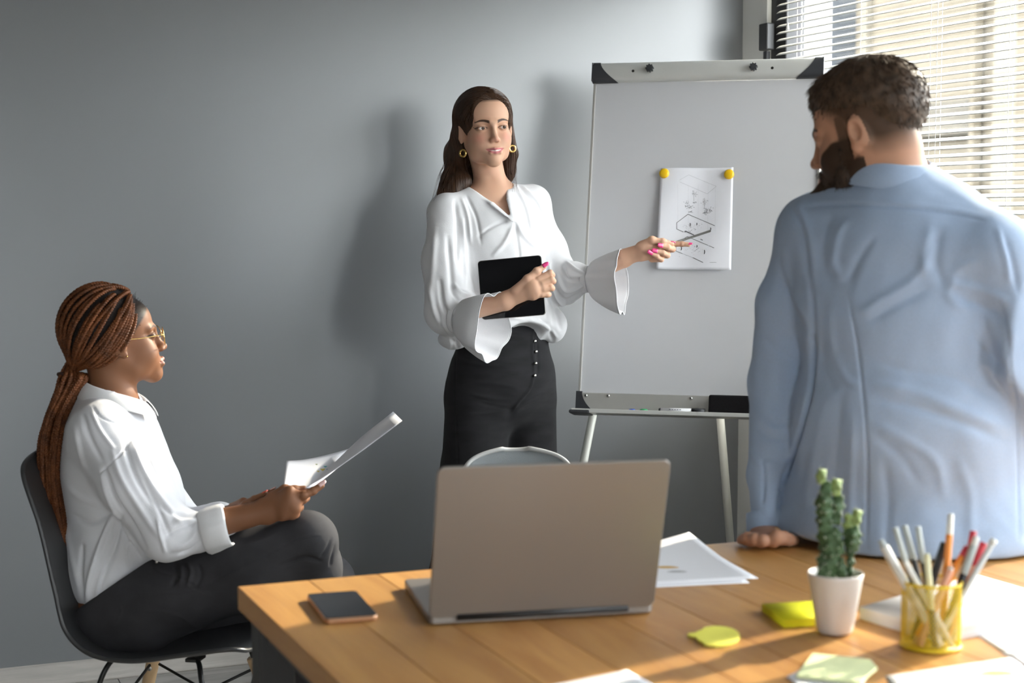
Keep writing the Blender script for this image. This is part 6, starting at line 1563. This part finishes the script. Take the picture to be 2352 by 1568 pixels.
# thick paper pad behind the cup
q = [PZ(x, y, T2 + .018) for x, y in ((1975, 1393), (2240, 1318), (2470, 1385), (2160, 1448))]
pad = thing('paper_pad', 'thick white paper pad between the cactus pot and the yellow cup', 'paper pad', (0, 0, T2)); base_c = sum(q) / 4
for k in range(9):
    z0 = T2 + .002 * k; G = np.array([[[c[0] + rr_.uniform(-.0006, .0006), c[1] + rr_.uniform(-.0006, .0006), z0 - T2 + dz] for c in q] for dz in (0, .0017)])
    V_ = np.vstack([G[0], G[1]]); Q_ = [(0, 3, 2, 1), (4, 5, 6, 7), (0, 1, 5, 4), (1, 2, 6, 5), (2, 3, 7, 6), (3, 0, 4, 7)]
    link('sheet_stack', raw_mesh('sheet_stack', V_, Q_, mat=M_paper, smooth=False), pad)

# cactus in a white pot
M_pot = mat('white_ceramic', (.70, .66, .64), rough=.35, spec=.5)
pc_ = PZ(1917, 1452, T2); PR = .0375
pot = thing('potted_cactus', 'small knobbly green cactus in a white ceramic pot', 'cactus', pc_)
lathe('pot', [(0, .0005), (.020, .0005), (.0235, .002), (.026, .010), (.0345, .062), (.0372, .078), (.0380, .083), (.0372, .0845), (.0358, .083), (.0335, .068), (.030, .062), (0, .062)], M_pot, pot, seg=56)
lathe('soil', [(0, .066), (.02, .067), (.0335, .064)], mat('soil', (.05, .035, .025), rough=1, bump=1, bscale=300), pot, seg=30)
M_cac = mat('cactus_green', (.045, .092, .034), rough=.6, vary=.3, vscale=40); M_cac2 = mat('young_cactus_green', (.22, .30, .10), rough=.6, vary=.2, vscale=40); M_spn = mat('cactus_wool', (.62, .66, .55), rough=.9)
def cpt(px, py, dd=0): return P(px, py, pd + dd) - pc_
pd = float((pc_ - CAM) @ FW)
segs_ = [((1900, 1335), (1905, 1255), .0115, .0135, 0), ((1905, 1300), (1912, 1225), .0125, .0110, -.003), ((1896, 1240), (1893, 1150), .0110, .0125, .002), ((1893, 1160), (1897, 1118), .0115, .0085, 0), ((1886, 1100), (1887, 1088), .0058, .0058, 0),
        ((1918, 1190), (1925, 1150), .0095, .0085, .004), ((1919, 1125), (1921, 1112), .0082, .0074, 0), ((1925, 1260), (1922, 1235), .009, .008, -.006), ((1950, 1330), (1956, 1250), .0035, .0045, 0), ((1956, 1250), (1957, 1222), .0110, .0120, 0), ((1945, 1222), (1948, 1190), .0050, .0045, 0), ((1962, 1205), (1968, 1182), .0075, .0070, 0), ((1936, 1330), (1930, 1290), .006, .006, -.004), ((1893, 1330), (1888, 1290), .008, .007, -.004)]
segs = [(a, b, ra * .86, rb * .86, dd) for a, b, ra, rb, dd in segs_]
rg_ = np.random.RandomState(9)
for i, (a, b, ra, rb, dd) in enumerate(segs):
    Fc = Field(); pa, pb = cpt(*a, dd), cpt(*b, dd); Fc.u(cap(pa, pb, ra, rb), .002)
    bumps = []; ax_ = (pb - pa) / np.linalg.norm(pb - pa); rr, _, uu = frame3(ax_, (1, .2, .1)); L_ = np.linalg.norm(pb - pa) + ra + rb; nb_ = max(2, int(L_ / .0115))
    for r_ in range(nb_ + 1):
        s_ = -ra * .7 + (L_ - .3 * (ra + rb)) * r_ / nb_; tt = np.clip(s_ / np.linalg.norm(pb - pa), 0, 1); R_ = ra + (rb - ra) * tt; over = max(0, s_ - np.linalg.norm(pb - pa), -s_)
        Rc = math.sqrt(max(R_ * R_ - over * over, 1e-7)); nn = max(3, int(Rc * 2 * PI / .0125))
        for k in range(nn):
            a_ = 2 * PI * (k + .5 * (r_ % 2)) / nn; c = pa + ax_ * s_ + (math.cos(a_) * rr + math.sin(a_) * uu) * Rc; bumps.append((c, (c - (pa + ax_ * np.clip(s_, 0, L_ - ra - rb)))))
    for c, n_ in bumps: Fc.u(sph(c, .0034), .004)
    lo, hi = around([pa, pb], max(ra, rb) + .006); V, Q = Fc.mesh(lo, hi, .0011)
    yo = i in (4, 6, 11, 10); cs_ = link('cactus_segment', raw_mesh('cactus_segment', V, Q, mat=M_cac2 if yo else M_cac), pot)
    st_ = []; kn_ = []
    for c, n_ in bumps:
        n_ = n_ / (np.linalg.norm(n_) + 1e-9); kn_.append((c + n_ * .0026))
        for _ in range(5): v = n_ + rg_.normal(size=3) * .55; st_.append([c + n_ * .002, c + n_ * .002 + v * rg_.uniform(.0015, .0035)])
    V3, Q3 = strand_mesh(np.array(st_), .00035, .00012); V4 = [(V3, Q3, [])]
    for c in kn_:
        o_ = np.array([[1, 0, 0], [-1, 0, 0], [0, 1, 0], [0, -1, 0], [0, 0, 1], [0, 0, -1]]) * .0015 + c
        V4.append((o_, [], [(0, 2, 4), (2, 1, 4), (1, 3, 4), (3, 0, 4), (2, 0, 5), (1, 2, 5), (3, 1, 5), (0, 3, 5)]))
    Vm, Qm, Tm = merge(V4); so = link('spine_tufts', raw_mesh('spine_tufts', Vm, Qm, Tm, mat=M_spn), cs_); so['kind'] = 'stuff'

# sticky notes
M_note = mat('neon_yellow_paper', (.95, .88, .03), rough=.8, spec=.2); M_note2 = mat('lemon_paper', (.95, .90, .16), rough=.8, spec=.2); M_note3 = mat('pale_lime_paper', (.80, .86, .50), rough=.8, spec=.2)
q = [PZ(x, y, T2 + .011) for x, y in ((1749, 1386), (1866, 1379), (1905, 1418), (1800, 1424))]
np_ = thing('sticky_note_pad', 'bright yellow sticky note pad beside the cactus pot', 'sticky notes', (0, 0, T2))
for k in range(7):
    j_ = rr_.uniform(-.0005, .0005); V_ = np.array([[c[0] + j_, c[1] + j_ * .7, k * .0016 + dz] for dz in (0, .0014) for c in q])
    link('note_layer', raw_mesh('note_layer', V_, [(0, 3, 2, 1), (4, 5, 6, 7), (0, 1, 5, 4), (1, 2, 6, 5), (2, 3, 7, 6), (3, 0, 4, 7)], mat=M_note, smooth=False), np_)
# leaf-shaped note
c = PZ(1645, 1464, T2); G = []
outl = []
for a in np.linspace(0, 2 * PI, 40)[:-1]:
    r_ = 54 * (1 + .0 * math.cos(a)); x_ = 1645 + 54 * math.cos(a); y_ = 1464 + 21.5 * math.sin(a) * (1 if math.cos(a) > -.55 else .75)
    if math.cos(a) < -.80: x_ -= 12 * (-.80 - math.cos(a)) / .2; y_ += (1459 - y_) * .6
    outl.append(PZ(x_, y_, T2 + .0006))
def extr(name, outline, h, m, label=None, cat=None, parent=None):
    o = np.array(outline); n = len(o); V_ = np.vstack([o, o + np.array([0, 0, h])]); bm = bmesh.new(); vs = [bm.verts.new(v) for v in V_]
    bm.faces.new(vs[:n][::-1]); bm.faces.new(vs[n:]); [bm.faces.new((vs[i], vs[(i + 1) % n], vs[n + (i + 1) % n], vs[n + i])) for i in range(n)]; bmesh.ops.recalc_face_normals(bm, faces=bm.faces[:])
    ob = bm_obj(name, bm, m, parent); return tag(ob, label, cat) if label else ob
extr('leaf_note', outl, .0035, M_note2, 'yellow leaf-shaped sticky note lying alone on the table', 'sticky note')
# pale note pad with arrow tip over white slips
extr('paper_slip', [PZ(x, y, T2 + .0003) for x, y in ((1808, 1555), (1860, 1530), (1990, 1560), (1960, 1600), (1850, 1590))], .0015, M_paper, 'small white slip under the pale lime arrow note', 'paper')
extr('arrow_note', [PZ(x, y, T2 + .0035) for x, y in ((1867, 1506), (1998, 1520), (2014, 1538), (1975, 1572), (1830, 1556))], .004, M_note3, 'pale lime arrow-shaped note pad near the frame bottom', 'sticky note')

# wire mesh cup with pens
M_cup = mat('yellow_wire', (.78, .56, .02), rough=.4, spec=.5)
cc = PZ(2137, 1484, T2); CR, CHt = .0385, .0880
cup = thing('pen_cup', 'yellow wire mesh cup full of pens and pencils', 'pen cup', cc)
def ring(name, r, z, rad): return tube_obj(name, [(r * math.cos(a), r * math.sin(a), z) for a in np.linspace(0, 2 * PI, 49)], rad, M_cup, cup, sides=8, cap=False)
ring('rim', CR, CHt, .0019); ring('base_ring', CR, .0028, .0024)
lathe('base_plate', [(0, .0012), (CR, .0012), (CR, .0026), (0, .0026)], M_cup, cup, seg=40)
wires = []
for s_ in (-1, 1):
    for k in range(54):
        a0 = 2 * PI * k / 54; n = 12; wires.append([[CR * math.cos(a0 + s_ * 1.55 * t_), CR * math.sin(a0 + s_ * 1.55 * t_), .003 + (CHt - .004) * t_] for t_ in np.linspace(0, 1, n)])
V3, Q3 = strand_mesh(np.array(wires), .00046, .00046, 4); so = link('mesh_wall', raw_mesh('mesh_wall', V3, Q3, mat=M_cup), cup); so['kind'] = 'stuff'
cd_ = float((cc - CAM) @ FW)
mats_ = {k: mat('pen_' + k, c, rough=.35) for k, c in dict(white=(.72, .72, .68), grey=(.42, .46, .45), black=(.02, .02, .022), orange=(.80, .26, .03), cream=(.72, .70, .45), red=(.45, .03, .05), copper=(.72, .36, .24), pale=(.60, .62, .62), lead=(.05, .05, .05), wood=(.62, .42, .24)).items()}
def pen(name, top, rimp, dt, dr, r, bands, label, cat='pen', hexa=False, grp=None, tipm=None):
    a = P(*top, cd_ + dt); b = P(*rimp, cd_ + dr); d = (b - a) / np.linalg.norm(b - a)
    k = (T2 + .0075 - a[2]) / d[2]; bot = a + d * k; off = bot[:2] - cc[:2]; R_ = np.linalg.norm(off)
    if R_ > CR - .006: bot[:2] = cc[:2] + off / R_ * (CR - .006)
    ax_ = bot - a; L_ = np.linalg.norm(ax_); ax_ /= L_
    t = thing(name, label, cat, a, group=grp); sides = 6 if hexa else 14
    for s0, s1, rr0, rr1, m, nm in bands:
        p0_, p1_ = ax_ * L_ * s0, ax_ * L_ * s1; tube_obj(nm, [p0_, p0_ + (p1_ - p0_) * .02, p0_ + (p1_ - p0_) * .98, p1_], [r * rr0 * .92, r * rr0, r * rr1, r * rr1 * .95], mats_[m], t, sides=sides)
    return t
PB = lambda m, cap_m, f=.3: [(0, f, .95, 1.05, cap_m, 'cap'), (f, .97, 1, 1, m, 'barrel'), (.97, 1, .8, .3, 'grey', 'tip')]
pen('marker_pen', (2022, 1240), (2082, 1345), 0, -.012, .0058, [(0, .06, .7, .8, 'grey', 'end_plug'), (.06, .42, 1.05, 1.05, 'white', 'cap'), (.42, 1, 1, 1, 'white', 'barrel')], 'thick white pen leaning furthest towards the cactus')
pen('brush_pen', (2056, 1212), (2096, 1340), .015, .010, .0040, PB('black', 'grey', .34), 'slim black pen with grey cap leaning towards the cactus, shortest of three')
pen('brush_pen', (2078, 1207), (2112, 1338), .026, .022, .0040, PB('black', 'grey', .30), 'slim black pen with grey cap, tallest beside the thick white pen')
pen('brush_pen', (2108, 1209), (2128, 1335), .016, .012, .0040, PB('black', 'grey', .32), 'slim black pen with grey cap, nearest the cup\'s middle')
pen('pencil', (2079, 1290), (2120, 1352), -.022, -.026, .0046, [(0, .05, .5, .9, 'white', 'end'), (.05, 1, 1, 1, 'white', 'barrel')], 'short white pencil standing at the cup\'s front', 'pencil', True)
pen('pencil', (2129, 1271), (2136, 1352), -.024, -.028, .0042, [(0, .05, .7, 1, 'cream', 'end'), (.05, .6, 1, 1, 'cream', 'barrel'), (.6, 1, 1, 1, 'black', 'lower_barrel')], 'pale cream pencil upright at the cup\'s front', 'pencil', True)
pen('ruler', (2170, 1246), (2140, 1340), .018, .012, .0056, [(0, 1, 1, 1, 'black', 'blade')], 'flat black stick behind the orange pencil', 'ruler')
pen('pencil', (2184, 1180), (2172, 1340), .004, .002, .0046, [(0, .16, .85, 1, 'white', 'eraser_end'), (.16, .92, 1, 1, 'orange', 'barrel'), (.92, .98, 1, .3, 'wood', 'sharpened_wood'), (.98, 1, .3, .08, 'lead', 'lead')], 'tall orange pencil with white end standing highest in the cup', 'pencil', True)
pen('pencil', (2222, 1255), (2168, 1352), .002, -.006, .0046, [(0, .10, .9, 1, 'red', 'eraser_end'), (.10, .92, 1, 1, 'orange', 'barrel'), (.92, 1, 1, .1, 'wood', 'sharpened_wood')], 'orange pencil crossing the cup on a slant', 'pencil', True)
pen('pencil', (2185, 1302), (2165, 1350), -.020, -.022, .0050, [(0, .03, .6, .9, 'white', 'end_cap'), (.03, 1, 1, 1, 'copper', 'barrel')], 'short copper-coloured pencil with a shiny end', 'pencil')
pen('marker_pen', (2236, 1219), (2214, 1338), .012, .006, .0046, [(0, .28, 1, 1, 'red', 'cap'), (.28, 1, .95, .95, 'pale', 'barrel')], 'dark red capped pen, upper of the two red ones')
pen('marker_pen', (2260, 1246), (2222, 1342), .008, .004, .0050, [(0, .24, 1, 1, 'red', 'cap'), (.24, 1, .95, .95, 'copper', 'barrel')], 'dark red capped pen, lower of the two red ones')
pen('brush_pen', (2243, 1232), (2205, 1345), -.004, -.008, .0054, [(0, .08, .7, .9, 'white', 'end_plug'), (.08, .35, 1, 1, 'grey', 'cap'), (.35, 1, 1, 1, 'black', 'barrel')], 'thick black pen with grey cap and white end among the red pens')
pen('marker_pen', (2284, 1238), (2224, 1345), -.006, -.010, .0044, [(0, .05, 1.1, 1.1, 'white', 'end_plug'), (.05, .5, .9, 1, 'pale', 'cap'), (.5, 1, 1, 1, 'pale', 'barrel')], 'pale grey pen leaning furthest from the cactus')

# ------------------------------------------------------------------ repeats share a group
for o in scene.objects:
    if o.parent or 'category' not in o: continue
    n = o.name.split('.')[0]
    g = {'marker_pen': 'pens and pencils in the yellow cup', 'brush_pen': 'pens and pencils in the yellow cup', 'pencil': 'pens and pencils in the yellow cup', 'ruler': 'pens and pencils in the yellow cup',
         'board_magnet': 'round board magnets', 'person': 'people in the meeting', 'shell_chair': 'shell chairs'}.get(n)
    if n == 'paper_sheet': g = 'sheets in the seated person\'s hand' if o['label'].startswith(('curled', 'white sheet tilted')) else 'loose sheets on the table'
    if g: o['group'] = g
